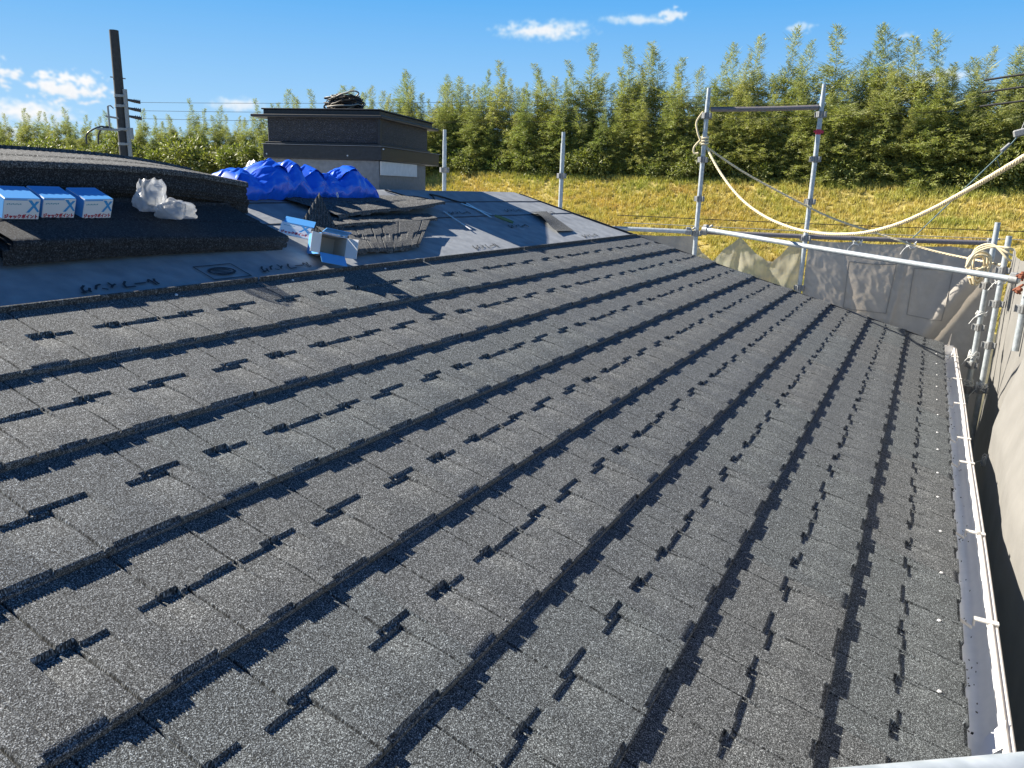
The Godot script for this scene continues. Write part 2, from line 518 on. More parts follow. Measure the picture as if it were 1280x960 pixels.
func build_house() -> void:
	var t := thing("house", "house whose long roof slope is being covered with dark grey granule shingle panels", "house")
	# panels
	var fine := panel_mesh(0.0035, 0, 0, false)
	var coarse := panel_mesh(0.007, 0, 0, false)
	var offs := [.25, .84, .196, .944, .21, .90, .23, .87]
	for k in 8:
		var v := k * COURSE
		var u: float = offs[k] + S0 - PANEL * 2.0
		while u + 0.02 < edge_u(v):
			var clip := u + PANEL > edge_u(v + COURSE) - 0.02
			var m: ArrayMesh = panel_mesh(0.007, u, v, true) if clip else (fine if u < 3.3 else coarse)
			var o := part("tile_panel", m, M["tile%d" % rng.randi_range(0, 3)], t)
			o.transform = Transform3D(roof_basis * Basis(Vector3(0, 0, 1), rng.randf_range(-.0008, .0008)), R(u, v, rng.randf_range(-.0006, .0006)))
			u += PANEL
	# upturned head of the last course
	var hd := MB.new()
	var u0 := -1.3
	while u0 < 7.3:
		var u1 := minf(u0 + 1.24, edge_u(2.97))
		hd.box(Transform3D(Basis(), Vector3((u0 + u1) * .5, -.016, -2.968)), Vector3(u1 - u0 - .004, .03, .010), .002)
		u0 += 1.25
	roof_part("head_flange", hd, M.grain, t)
	# underlay in lapped strips
	for s in [[2.93, 3.575, -.026], [3.565, 3.87, -.0225], [3.855, 4.095, -.019]]:
		var mb := MB.new()
		var f := func(a: float, b: float) -> Vector3:
			var v: float = lerpf(s[0], s[1], b)
			if b == 0.0: v += noise.get_noise_2d(a * 300.0, s[0] * 40.0) * .008
			var u := lerpf(-1.3, edge_u(v), a)
			var w: float = s[2] + noise.get_noise_2d(u * 60.0, v * 90.0) * .0025 + maxf(0.0, noise2.get_noise_2d(u * 35.0, v * 120.0) - .25) * .005
			return Vector3(u, w, -v)
		mb.grid(240, 16, f)
		var lip := MB.new()
		for i in 120:
			var a := i / 120.0
			var p: Vector3 = f.call(a, 0.0)
			var q: Vector3 = f.call(a + 1 / 120.0, 0.0)
			lip.quad(p + Vector3(0, -.006, .004), q + Vector3(0, -.006, .004), q + Vector3(0, .0012, -.002), p + Vector3(0, .0012, -.002))
			lip.quad(p + Vector3(0, .0012, -.002), q + Vector3(0, .0012, -.002), q + Vector3(0, .0010, -.009), p + Vector3(0, .0010, -.009))
		var fo := roof_part("underlay_strip", mb, M.felt, t)
		part("strip_edge", lip.mesh(), M.felt_edge, fo)
		# printing, upside down as seen from the eave
		var pr := MB.new()
		if s[0] < 3.0:
			for q in [[1.80, 3.09], [2.66, 3.10], [4.52, 3.10], [.9, 3.10], [6.35, 3.10], [5.5, 3.38]]:
				var wd := MB.new()
				strokes(wd, ["ru", "bar", "fu", "i_small", "n", "gu"], Vector3(q[0] + .22, -.0205, -q[1] - .0), Vector3(-1, 0, 0), Vector3(0, 0, 1), .056, .009)
				part("printed_lettering", wd.mesh(), M.felt_print, fo)
			# maker's badge: a frame with an oval and bars
			var o := Vector3(2.36, -.0205, -3.08)
			var pts := [o + Vector3(-.1, 0, .055), o + Vector3(.1, 0, .055), o + Vector3(.1, 0, -.075), o + Vector3(-.1, 0, -.075)]
			for i in 4:
				bar(pr, pts[i], pts[(i + 1) % 4], Vector3.UP, .006)
			for i in 20:
				var a0 := TAU * i / 20
				var a1 := TAU * (i + 1) / 20
				bar(pr, o + Vector3(cos(a0) * .065, 0, sin(a0) * .032 - .015), o + Vector3(cos(a1) * .065, 0, sin(a1) * .032 - .015), Vector3.UP, .012)
			for i in 4:
				bar(pr, o + Vector3(-.045, 0, -.035 + i * .013), o + Vector3(.045, 0, -.035 + i * .013), Vector3.UP, .006)
		elif s[0] < 3.7:
			for q in [[5.95, 3.68], [6.5, 3.62], [5.05, 3.66]]:
				var wd := MB.new()
				strokes(wd, ["ru", "bar", "fu", "i_small", "n", "gu"], Vector3(q[0] + .2, -.017, -q[1]), Vector3(-1, 0, 0), Vector3(0, 0, 1), .052, .008)
				part("printed_lettering", wd.mesh(), M.felt_print, fo)
		if pr.v.size() > 0:
			part("printed_badge", pr.mesh(), M.felt_print, fo)
	# the deck below, the hip slope at the far end and the slope behind the ridge
	var dk := MB.new()
	dk.quad(Vector3(-1.3, -.036, 0), Vector3(edge_u(0), -.036, 0), Vector3(edge_u(4.09), -.036, -4.09), Vector3(-1.3, -.036, -4.09))
	roof_part("roof_deck", dk, M.felt_edge, t)
	var A := R(edge_u(0), 0, -.03)
	var Rg := R(edge_u(4.09), 4.09, -.021)
	var N0 := R(-1.3, 4.09, -.021)
	var far := W(-7.72, 0, 10.4)
	var hp := MB.new()
	hp.tri(A, far, Rg)
	part("hip_slope", hp.mesh(), M.felt, t)
	var bk := MB.new()
	bk.quad(N0, Rg, far, W(-7.72, 0, -1.3))
	part("back_slope", bk.mesh(), M.felt, t)
	var hip := MB.new()
	var hpts := []
	for i in 30:
		var v := 4.05 * i / 29.0
		hpts.append(Vector3(edge_u(v) + .004, -.018 + noise.get_noise_1d(i * 30.0) * .004, -v))
	hip.tube(hpts, .009, 6)
	roof_part("hip_edge", hip, M.tile_dark, t)
	# walls, soffit
	var wl := MB.new()
	wl.box(Transform3D(Basis(), W(-3.9, -2.95, 3.5)), Vector3(6.6, 5.3, 9.4))
	part("wall", wl.mesh(), M.wall, t)
	var sf := MB.new()
	sf.box(Transform3D(Basis(), W(-.33, -.17, 3.74)), Vector3(.6, .04, 9.9), .004)
	sf.box(Transform3D(Basis(), W(-.035, -.11, 3.74)), Vector3(.025, .15, 9.95), .003)
	part("fascia", sf.mesh(), M.soffit, t)
	# gutter: an open trough with a rolled outer lip
	var prof := []
	for q in [[-.018, -.045], [-.016, -.10], [-.006, -.125], [.03, -.138], [.066, -.132], [.084, -.105], [.091, -.062]]:
		prof.append(Vector2(q[0], q[1]))
	var gt := MB.new()
	var U0 := -1.2
	var U1 := 8.93
	gt.grid(prof.size() - 1, 60, func(a: float, b: float) -> Vector3:
		var i := mini(int(a * (prof.size() - 1)), prof.size() - 2)
		var q: Vector2 = prof[i].lerp(prof[i + 1], a * (prof.size() - 1) - i)
		var u := lerpf(U0, U1, b)
		return W(q.x + .002 * sin(u * 2.1), q.y + .003 * sin(u * 1.3), u), true, Vector2(.2, 9))
	var g := part("gutter", gt.mesh(), M.gutter, t)
	var lp := MB.new()
	var lpts := []
	for i in 61:
		var u := lerpf(U0, U1, i / 60.0)
		lpts.append(W(.097 + .002 * sin(u * 2.1), -.055 + .003 * sin(u * 1.3), u))
	lp.tube(lpts, .0105, 10)
	part("rolled_lip", lp.mesh(), M.gutter_lip, g)
	var lp2 := MB.new()
	for i in lpts.size(): lpts[i] += Vector3(.017, -.006, 0)
	lp2.tube(lpts, .0085, 8)
	part("outer_bead", lp2.mesh(), M.gutter_lip, g)
	var ec := MB.new()
	ec.box(Transform3D(Basis(), W(.035, -.085, 8.94)), Vector3(.11, .10, .012), .003)
	part("end_cap", ec.mesh(), M.gutter_lip, g)
	var br := MB.new()
	br.box(Transform3D(Basis(Vector3.FORWARD, .0), Vector3(.075, -.045, 0)), Vector3(.06, .006, .026), .001)
	br.box(Transform3D(Basis(), Vector3(.045, -.056, 0)), Vector3(.006, .028, .026), .001)
	br.box(Transform3D(Basis(Vector3(0, 0, 1), -.5), Vector3(.018, -.07, 0)), Vector3(.055, .005, .02), .001)
	br.box(Transform3D(Basis(), Vector3(.104, -.045, 0)), Vector3(.034, .006, .026), .001)
	var brm := br.mesh()
	for u in [8.35, 7.3, 6.38, 5.42, 4.9, 3.82, 2.97, 2.05, 1.2]:
		var o := part("gutter_bracket", brm, M.bracket, g)
		o.position = W(0, 0, u)
	# pale offcut of sheet stuck under the lip near the viewer
	var fl := MB.new()
	fl.quad(W(.012, -.075, 2.16), W(.05, -.062, 2.29), W(.100, -.042, 2.37), W(.088, -.046, 2.24))
	part("paper_scrap", fl.mesh(), M.paper, g)
	var f2 := MB.new()
	f2.quad(W(.03, -.03, 8.86), W(.05, -.035, 8.9), W(.055, .09, 8.93), W(.045, .085, 8.9))
	part("bent_end_strap", f2.mesh(), M.gutter_lip, g)
	# white nail heads along the eave course
	var nh := MB.new()
	nh.tube([Vector3(0, -.004, 0), Vector3(0, .0025, 0)], .0055, 8)
	var nm := nh.mesh()
	for q in [[2.31, .082], [2.75, .08], [3.15, .07], [3.58, .07], [4.01, .08], [4.39, .08], [4.83, .078], [5.2, .08], [5.66, .075], [6.1, .08], [6.55, .08], [7.0, .078], [7.5, .08], [8.0, .08], [1.9, .08], [1.45, .08], [1.02, .08], [2.0, 2.935], [2.62, 2.935], [3.3, 2.935]]:
		var o := part("nail_head", nm, M.nail, t)
		o.transform = Transform3D(roof_basis, R(q[0], q[1], -.003 if q[1] < 1.0 else -.018))
	# crumbs of granules and cuttings in the gutter
	var cb := MB.new()
	for i in 900:
		var u := 2.0 + pow(rng.randf(), 1.6) * 6.8
		var near := rng.randf() < .9
		var p := W(rng.randf_range(.0, .022) if near else rng.randf_range(.02, .07), (-.098 if near else -.128) + rng.randf() * .006, u)
		if near: p = W(rng.randf_range(-.012, .012), rng.randf_range(-.125, -.11), u)
		cb.box(Transform3D(Basis.from_euler(Vector3(rng.randf() * 6, rng.randf() * 6, rng.randf() * 6)), p), Vector3(rng.randf_range(.002, .007), .002, rng.randf_range(.002, .008)))
	var cs := single("gutter_debris", cb.mesh(), M.crumbs, "black granules and cuttings lying along the bottom of the white gutter", "debris", Vector3.ZERO, "", "stuff")
	cs.name = "gutter_debris"

func build_chimney(t: Node3D) -> void:
	var ch := Node3D.new()
	ch.name = "chimney"
	t.add_child(ch)
	ch.transform = Transform3D(Basis(Vector3.UP, deg_to_rad(14.5)).scaled(Vector3.ONE * 1.045), W(-4.027, 1.351, 4.912))
	ch.set_meta("label", "boxy dark clad chimney straddling the ridge")
	var X := func(x0: float, x1: float, y0: float, y1: float, z0: float, z1: float, mb: MB, bev := .004):
		mb.box(Transform3D(Basis(), Vector3((x0 + x1) * .5, (y0 + y1) * .5, (z0 + z1) * .5)), Vector3(x1 - x0, y1 - y0, z1 - z0), bev)
	var b := MB.new(); X.call(-.90, -.02, -.6, .187, -1.02, -.02, b); part("curb", b.mesh(), M.grey_flash, ch)
	b = MB.new(); X.call(-.016, -.008, .085, .183, -.78, -.03, b, .001); part("white_board", b.mesh(), M.white_board, ch)
	b = MB.new(); X.call(-.93, .012, .186, .283, -1.28, .012, b); part("flashing_band", b.mesh(), M.black_metal, ch)
	b = MB.new(); X.call(-.94, .02, .283, .288, -1.29, .02, b, .001); part("band_top", b.mesh(), M.grey_flash, ch)
	b = MB.new(); X.call(-.90, -.012, .286, .49, -1.04, -.012, b, .006); part("cladding", b.mesh(), M.siding, ch)
	b = MB.new(); X.call(-.022, .001, .29, .478, -.03, .001, b, .003); part("corner_trim", b.mesh(), M.black_metal, ch)
	b = MB.new(); X.call(-.915, .004, .288, .303, -1.06, .004, b, .003); part("lower_trim", b.mesh(), M.black_metal, ch)
	b = MB.new(); X.call(-1.0, .03, .474, .494, -1.22, .05, b, .004); part("drip_edge", b.mesh(), M.black_metal, ch)
	b = MB.new(); X.call(-.93, -.01, .492, .532, -1.16, -.01, b, .006); X.call(-.94, .0, .530, .540, -1.17, .0, b, .003); part("cap", b.mesh(), M.black_metal, ch)
	for q in [[-.95, .215], [-.30, .215], [-.02, .265]]:
		b = MB.new(); b.tube([Vector3(q[0] + .05, q[1], .012), Vector3(q[0] + .05, q[1], .016)], .006, 8); part("screw", b.mesh(), M.galv, ch)

# ---------------------------------------------------------------- panels that lie about
func stack_panel(droop: float, nu := 96) -> ArrayMesh:                        # local: x along the panel, y up, z to the front
	var prof := [Vector2(-.42, .014), Vector2(-.412, .002), Vector2(-.39, .0), Vector2(-.30, .001), Vector2(-.205, .004), Vector2(-.20, -.001), Vector2(-.10, .003), Vector2(-.03, .006), Vector2(-.010, .005), Vector2(-.003, .001), Vector2(0, -.006), Vector2(.0, -.019), Vector2(-.002, -.021)]
	var mb := MB.new()
	mb.grid(nu, prof.size() - 1, func(a: float, b: float) -> Vector3:
		var p: Vector2 = prof[roundi(b * (prof.size() - 1))]
		var x := 1.33 * a
		var k := clampf((a - .55) / .45, 0, 1)
		var rib := .0011 * (1.0 if roundi(a * nu) % 2 == 0 else -1.0)
		return Vector3(x, p.y + rib - droop * k * k + .006 * sin(a * 5.0), p.x), true)
	return mb.mesh()

func build_stacks() -> void:
	var ms := [stack_panel(0.0), stack_panel(.02), stack_panel(.045)]
	var words := ["bottom", "second", "third", "fourth", "top"]
	for i in 5:                                                    # lower, fanned pile in front
		var o := single("loose_tile_panel", ms[i % 2], M.stack, "%s panel of the low dark pile of shingle panels under the fastener boxes" % words[i], "roof panel", Vector3.ZERO, "low pile of shingle panels")
		var left := .012 + i * .0165
		var right := .008 + i * .0085
		var b := roof_basis * Basis(Vector3(0, 1, 0), rng.randf_range(-.01, .01)) * Basis(Vector3(0, 0, 1), -asin((left - right) / 1.33))
		o.transform = Transform3D(b, R(1.555 + rng.randf_range(-.02, .01) + i * .006, 3.255 + rng.randf_range(-.008, .008), left))
	var w2 := ["first", "second", "third", "fourth", "fifth", "sixth", "seventh", "eighth", "ninth", "tenth", "eleventh", "twelfth"]
	for i in 12:                                                   # the higher pile behind it
		var hi := i >= 5
		var o := single("loose_tile_panel", ms[2 if hi else 1], M.grain if i == 11 else M.stack, "%s panel from the bottom of the tall dark pile of shingle panels near the ridge" % w2[i], "roof panel", Vector3.ZERO, "tall pile of shingle panels")
		var w := .014 + i * .0165 + (.018 if hi else 0.0)
		var b := roof_basis * Basis(Vector3(0, 1, 0), rng.randf_range(-.008, .008) + (.012 if hi else -.01)) * Basis(Vector3(0, 0, 1), -.008) * Basis(Vector3(1, 0, 0), -.20 if hi else -.08)
		o.transform = Transform3D(b, R(1.70 + rng.randf_range(-.006, .006) + (-.02 if hi else .045), 3.70 + rng.randf_range(-.006, .006) + (-.02 if hi else .03), w))
	# panel ends that stick out at the left, ribbed underside up
	var o2 := single("loose_tile_panel", ms[0], M.stack, "shingle panel leaning half out of the frame at the left end of the low pile", "roof panel")
	o2.transform = Transform3D(roof_basis * Basis(Vector3(0, 1, 0), .05) * Basis(Vector3(0, 0, 1), .03), R(.25, 3.27, .05))
	# panels strewn on the underlay in front of the chimney
	# corners: front left, front right, back right, back left as (u, v, w)
	var strewn := [[Vector3(3.60, 3.53, .03), Vector3(4.86, 3.63, .07), Vector3(4.96, 3.96, -.01), Vector3(3.48, 3.96, -.005), "long shingle panel lying below the chimney with its lower edge lifted off the underlay"],
		[Vector3(3.17, 3.10, .01), Vector3(3.84, 3.11, .012), Vector3(4.38, 3.42, .03), Vector3(3.34, 3.47, .0), "shingle panel lying nearest the open carton, cut off at a slant"],
		[Vector3(3.44, 3.41, .025), Vector3(4.50, 3.44, .03), Vector3(4.62, 3.60, .0), Vector3(3.50, 3.62, .0), "shingle panel half hidden under the lifted one below the chimney"]]
	for s in strewn:
		var mp := MB.new()
		mp.grid(180, 46, func(a: float, b: float) -> Vector3:
			var p: Vector3 = s[0].lerp(s[1], a).lerp(s[3].lerp(s[2], a), b)
			var y := panel_top(minf(a * 1.25, 1.24) + .003, b * .37) * .75 + STEP_H * b * .75 + .0008 * (1.0 if roundi(a * 180) % 2 else -1.0)
			if b == 0.0: y -= .016
			return Vector3(p.x, p.z + y + .006 * sin(a * 7.0) * (1.0 - b), -p.y))
		var o := single("loose_tile_panel", mp.mesh(), M.grain, s[4], "roof panel", Vector3.ZERO, "panels strewn on the underlay")
		o.transform = Transform3D(roof_basis, Vector3(0, EY, 0))
	# the offcut standing on edge: a bent triangle with ribs
	var mb := MB.new()
	var A := W(-3.36, 1.325, 3.47)
	var B := W(-3.34, 1.135, 3.27)
	var C := W(-3.20, 1.135, 3.42)
	var nrm := (B - A).cross(C - A).normalized()
	for side in [0.0, .006]:
		var k := 13
		for i in k:
			var a0 := B.lerp(C, i / float(k))
			var a1 := B.lerp(C, (i + .55) / float(k))
			var a2 := B.lerp(C, (i + 1.0) / float(k))
			var top := func(p: Vector3, q: float) -> Vector3: return p + (A - C.lerp(B, .5)) * (1.0 - absf(q * 2.0 - 1.0)) * .98
			var off: Vector3 = nrm * .005
			var b0: Vector3 = top.call(a0, i / float(k))
			var b1: Vector3 = top.call(a1, (i + .55) / float(k))
			var b2: Vector3 = top.call(a2, (i + 1.0) / float(k))
			mb.quad(a0 - nrm * side, a1 + off - nrm * side, b1 + off - nrm * side, b0 - nrm * side)
			mb.quad(a1 + off - nrm * side, a2 - nrm * side, b2 - nrm * side, b1 + off - nrm * side)
	var fr := MB.new()
	for i in 16:
		var p := (B - (C - B) * .12).lerp(C + (C - B) * .18, i / 16.0)
		var q := (B - (C - B) * .12).lerp(C + (C - B) * .18, (i + .6) / 16.0)
		var dn := Vector3(.035, -.035, .035)
		fr.quad(p + dn, q + dn, q + Vector3(.004, .006, .004), p + Vector3(.004, .006, .004))
		fr.quad(q + dn, p.lerp(q, 1.66) + dn + Vector3(-.004, -.003, 0), p.lerp(q, 1.66), q + Vector3(.004, .006, .004))
	var oc := thing("panel_offcut", "triangular ribbed offcut standing on edge on the underlay behind the open carton", "offcut")
	part("ribbed_sheet", mb.mesh(), M.grain, oc)
	part("bent_flange", fr.mesh(), M.grain, oc)
	# flat offcut on the pale underlay to the right
	mb = MB.new()
	mb.grid(30, 8, func(a: float, b: float) -> Vector3:
		var v := lerpf(3.60, 3.17, a) + .0
		var u := lerpf(6.22, 5.90, a) + b * lerpf(.33, .36, a)
		return Vector3(u, -.012 + .03 * a * (1.0 - b) + .02 * sin(a * 5.0) * (1.0 - b) + (.0008 if roundi(b * 8) % 2 else .0), -v))
	var s2 := single("flat_offcut", mb.mesh(), M.grain, "dark strip of shingle panel lying alone on the sunlit underlay", "offcut", Vector3(0, EY, 0))
	s2.transform = Transform3D(roof_basis, Vector3(0, EY, 0))

# ---------------------------------------------------------------- cartons
func kana_front(t: Node3D, w: float, h: float, z: float) -> void:             # print on the front face, centred on x = 0, base y = 0
	var st := MB.new()
	strokes(st, ["ji", "ya_small", "tu_small", "ku", "po", "i", "n", "to"], Vector3(-w * .46, h * .06, z + .0012), Vector3.RIGHT, Vector3.UP, w * .118, w * .026)
	part("red_lettering", st.mesh(), M.box_red, t)
	var bx := MB.new()
	bx.quad(Vector3(w * .14, h * .95, z + .0008), Vector3(w * .44, h * .36, z + .0008), Vector3(w * .49, h * .40, z + .0008), Vector3(w * .25, h * .95, z + .0008))
	bx.quad(Vector3(w * .12, h * .34, z + .0010), Vector3(w * .21, h * .34, z + .0010), Vector3(w * .47, h * .90, z + .0010), Vector3(w * .38, h * .90, z + .0010))
	part("blue_cross", bx.mesh(), M.box_x, t)
	var tl := MB.new()
	for i in 8:
		bar(tl, Vector3(-w * .43 + i * w * .052, h * .74, z + .0008), Vector3(-w * .43 + i * w * .052 + w * .03, h * (.74 + .03 * (i % 2)), z + .0008), Vector3(0, 0, 1), h * .06)
	part("small_line", tl.mesh(), M.box_teal, t)

func build_boxes() -> void:
	var w := .125
	var h := .079
	var d := .115
	var where := [[1.722, 3.455, .080, -.07, "white and blue fastener carton cut by the left edge of the frame"], [1.871, 3.468, .076, -.03, "middle one of three white and blue fastener cartons in a row"], [2.028, 3.464, .074, .03, "white and blue fastener carton nearest the plastic bag"]]
	for q in where:
		var t := thing("fastener_carton", q[4], "carton", Vector3.ZERO, "fastener cartons on the low pile")
		t.transform = Transform3D(roof_basis * Basis(Vector3.UP, q[3]) * Basis(Vector3.RIGHT, .04), R(q[0], q[1], q[2]))
		var b := MB.new()
		b.box(Transform3D(Basis(), Vector3(0, h * .5, -d * .5)), Vector3(w, h, d), .0015)
		part("body", b.mesh(), M.box_white, t)
		b = MB.new()
		b.box(Transform3D(Basis(), Vector3(0, h + .0008, -d * .5)), Vector3(w - .002, .003, d - .002), .0008)
		part("lid", b.mesh(), M.box_blue, t)
		b = MB.new()
		b.quad(Vector3(-w * .5 - .0009, .001, -d + .002), Vector3(-w * .5 - .0009, .001, -.002), Vector3(-w * .5 - .0009, h - .001, -.002), Vector3(-w * .5 - .0009, h - .001, -d + .002))
		b.quad(Vector3(-w * .5 + .001, h * .93, .0007), Vector3(w * .13, h * .93, .0007), Vector3(w * .13, h - .001, .0007), Vector3(-w * .5 + .001, h - .001, .0007))
		part("blue_side", b.mesh(), M.box_blue, t)
		kana_front(t, w, h, 0.0)
	# the open one, tipped on the underlay
	var t := thing("open_carton", "empty white and blue carton tipped open on the underlay beside the low pile", "carton", R(3.015, 3.10, .0))
	t.transform.basis = Basis(Vector3.UP, deg_to_rad(60)) * Basis(Vector3(0, 0, 1), -.20) * Basis(Vector3(1, 0, 0), -.10)
	var W_ := .17
	var b := MB.new()                                     # long axis z towards the viewer, open end at +z
	for f in [[Vector3(0, .002, 0), Vector3(.13, .003, W_)], [Vector3(-.065, .05, 0), Vector3(.003, .10, W_)], [Vector3(.065, .05, 0), Vector3(.003, .10, W_)], [Vector3(0, .05, -W_ * .5), Vector3(.13, .10, .003)], [Vector3(0, .099, 0), Vector3(.13, .003, W_)]]:
		b.box(Transform3D(Basis(), f[0]), f[1])
	part("body", b.mesh(), M.box_in, t)
	b = MB.new()
	b.box(Transform3D(Basis(), Vector3(0, .102, -.004)), Vector3(.134, .002, W_))
	b.box(Transform3D(Basis(), Vector3(-.068, .05, -.004)), Vector3(.002, .10, W_))
	b.box(Transform3D(Basis(Vector3(1, 0, 0), .75), Vector3(0, -.016, W_ * .5 + .026)), Vector3(.128, .002, .07))
	part("blue_sides", b.mesh(), M.box_blue, t)
	b = MB.new()
	b.box(Transform3D(Basis(Vector3(0, 1, 0), .55), Vector3(.083, .05, W_ * .5 + .030)), Vector3(.003, .095, .07))
	part("side_flap", b.mesh(), M.paper, t)
	b = MB.new()
	b.box(Transform3D(Basis(Vector3(0, 1, 0), -1.0), Vector3(-.095, .05, W_ * .5 + .018)), Vector3(.003, .095, .07))
	part("side_flap", b.mesh(), M.paper, t)
	b = MB.new()
	b.box(Transform3D(Basis(Vector3(1, 0, 0), -.25), Vector3(0, .116, W_ * .5 + .026)), Vector3(.125, .003, .06))
	part("top_flap", b.mesh(), M.box_blue, t)
	# its twin lies flattened behind, print up
	var t2 := thing("flattened_carton", "flattened white and blue carton with red print, tucked against the low pile", "carton", R(2.985, 3.30, .03))
	t2.transform.basis = Basis(Vector3.UP, deg_to_rad(48)) * Basis(Vector3(1, 0, 0), -.85) * Basis(Vector3(0, 0, 1), -.28)
	b = MB.new()
	b.box(Transform3D(Basis(), Vector3(0, .04, -.004)), Vector3(.15, .09, .004))
	part("panel", b.mesh(), M.box_white, t2)
	b = MB.new()
	b.box(Transform3D(Basis(Vector3(1, 0, 0), -.3), Vector3(.01, .112, -.012)), Vector3(.15, .065, .004))
	part("blue_flap", b.mesh(), M.box_blue, t2)
	kana_front(t2, .14, .08, 0.0)

func crumple(mb: MB, c: Vector3, s: Vector3, amp: float, freq: float, sd: float, open_top := 0.0) -> void:
	mb.grid(48, 26, func(a: float, b: float) -> Vector3:
		var th := a * TAU
		var ph := lerpf(-PI * .5, PI * .5 - open_top, b)
		var d := Vector3(cos(th) * cos(ph), sin(ph), sin(th) * cos(ph))
		var q := d * freq + Vector3(sd, sd * 2.0, sd * 3.0)
		var k := 1.0 - absf(noise2.get_noise_3dv(q * 17.0)) * 2.6
		var k2 := 1.0 - absf(noise2.get_noise_3dv(q * 60.0 + Vector3(70, 0, 0))) * 2.0
		var r := 1.0 + amp * (k - .5) + amp * .35 * (k2 - .6)
		var p := d * s * r
		if p.y < -s.y * .55: p.y = -s.y * .55
		return c + p)

func build_bag() -> void:
	var mb := MB.new()
	crumple(mb, W(-3.27, 1.285, 2.30), Vector3(.078, .088, .07), .6, 1.0, 3.0, .62)
	crumple(mb, W(-3.20, 1.235, 2.37), Vector3(.085, .05, .065), .5, 1.0, 8.0)
	single("plastic_bag", mb.mesh(), M.poly, "crumpled clear white plastic bag sitting on the low pile beside the cartons", "bag")
	var m2 := MB.new()
	crumple(m2, W(-4.42, 1.44, 4.02), Vector3(.045, .06, .045), .4, 1.2, 5.0)
	single("white_sack", m2.mesh(), M.white_plastic, "white sack peeping out between the blue tarpaulin and the chimney", "sack")

func build_tarp() -> void:
	# a heap of creased sheet; humps along its length
	var humps := [[.10, .13, .12, .10], [.27, .185, .14, .13], [.39, .19, .09, .10], [.53, .16, .12, .12], [.66, .12, .13, .14], [.82, .185, .15, .12], [.94, .12, .10, .12]]
	var mb := MB.new()
	mb.grid(150, 64, func(a: float, b: float) -> Vector3:
		var h := 0.0
		for k in humps:
			h = maxf(h, k[1] * exp(-pow((a - k[0]) / k[2], 2.0) * 1.1))
		var ac := b * 2.0 - 1.0
		var prof := sqrt(maxf(0.0, 1.0 - ac * ac))
		var e := minf(a, 1.0 - a)
		h *= clampf(e / .05, 0.0, 1.0) ** .5
		var cr := sqrt(1.0 - minf(1.0, absf(noise2.get_noise_2d(a * 80.0 + ac * 26.0, ac * 34.0)) * 2.0))
		var cr2 := 1.0 - pow(minf(1.0, absf(noise2.get_noise_2d(a * 230.0 - ac * 90.0 + 900.0, ac * 110.0)) * 2.2), .7)
		var cr3 := 1.0 - pow(minf(1.0, absf(noise2.get_noise_2d(a * 420.0 + ac * 150.0 + 300.0, ac * 190.0)) * 2.2), .6)
		var y := h * prof * (.78 + .22 * cr) + prof * (.012 * cr2 + .003 * cr3)
		var bulge := .05 * cr * prof + .035 * noise.get_noise_2d(a * 300.0, ac * 60.0)
		var u := lerpf(3.14, 4.42, a)
		var v := 3.99 - ac * .20 * (.7 + .5 * prof) * (1.0 if ac < 0 else .75) + bulge * (1.0 if ac < 0.0 else -1.0) * -1.0
		return Vector3(u, -.012 + y, -v), true)
	var t := thing("blue_tarpaulin", "bright blue tarpaulin bundled in a creased heap at the foot of the chimney", "tarpaulin", Vector3(0, EY, 0))
	t.transform = Transform3D(roof_basis, Vector3(0, EY, 0))
	part("sheet", mb.mesh(), M.tarp, t)
	var ey := MB.new()
	for i in 16:
		var a0 := TAU * i / 16
		var a1 := TAU * (i + 1) / 16
		ey.quad(Vector3(cos(a0) * .008, sin(a0) * .008, 0), Vector3(cos(a0) * .017, sin(a0) * .017, 0), Vector3(cos(a1) * .017, sin(a1) * .017, 0), Vector3(cos(a1) * .008, sin(a1) * .008, 0))
	var e := part("eyelet", ey.mesh(), M.eyelet, t)
	e.position = Vector3(3.86, .055, -3.79)
	e.rotation = Vector3(-.5, .4, 0)

# ---------------------------------------------------------------- scaffold
func pole(x: float, u: float, y0: float, y1: float, label: String, pockets: Array, spigot := true) -> Node3D:
	var t := thing("scaffold_pole", label, "scaffold pole", W(x, y0, u), "upright scaffold poles")
	var h := y1 - y0
	var mb := MB.new()
	if spigot:
		mb.tube([Vector3.ZERO, Vector3(0, h - .12, 0)], .0243, 16)
		mb.tube([Vector3(0, h - .12, 0), Vector3(0, h, 0)], .0205, 14)
	else:
		mb.tube([Vector3.ZERO, Vector3(0, h, 0)], .0243, 16)
	part("tube", mb.mesh(), M.galv, t)
	for y in pockets:
		var pk := MB.new()
		pk.tube([Vector3(0, -.035, 0), Vector3(0, .035, 0)], .0275, 14)
		for k in 4:
			var a := k * PI / 2 + .4
			var d := Vector3(cos(a), 0, sin(a))
			pk.box(Transform3D(Basis(Vector3.UP, -a), d * .042), Vector3(.034, .055, .012), .002)
			pk.box(Transform3D(Basis(Vector3.UP, -a), d * .056), Vector3(.006, .055, .034), .002)
		var o := part("pocket", pk.mesh(), M.galv_dull, t)
		o.position = Vector3(0, y - y0, 0)
	return t

func clamp_part(t: Node3D, at: Vector3, dir: Vector3, m: Material) -> void:    # a swivel coupler
	var mb := MB.new()
	mb.tube([-dir * .03, dir * .03], .034, 12)
	mb.box(Transform3D(Basis.looking_at(dir, Vector3.UP if absf(dir.y) < .9 else Vector3.RIGHT), Vector3(0, .035, 0)), Vector3(.05, .03, .05), .005)
	mb.tube([Vector3(.02, .02, .01), Vector3(.07, .045, .02)], .007, 8)
	mb.tube([Vector3(.055, .036, .017), Vector3(.075, .048, .022)], .013, 6)
	var o := part("coupler", mb.mesh(), m, t)
	o.position = at

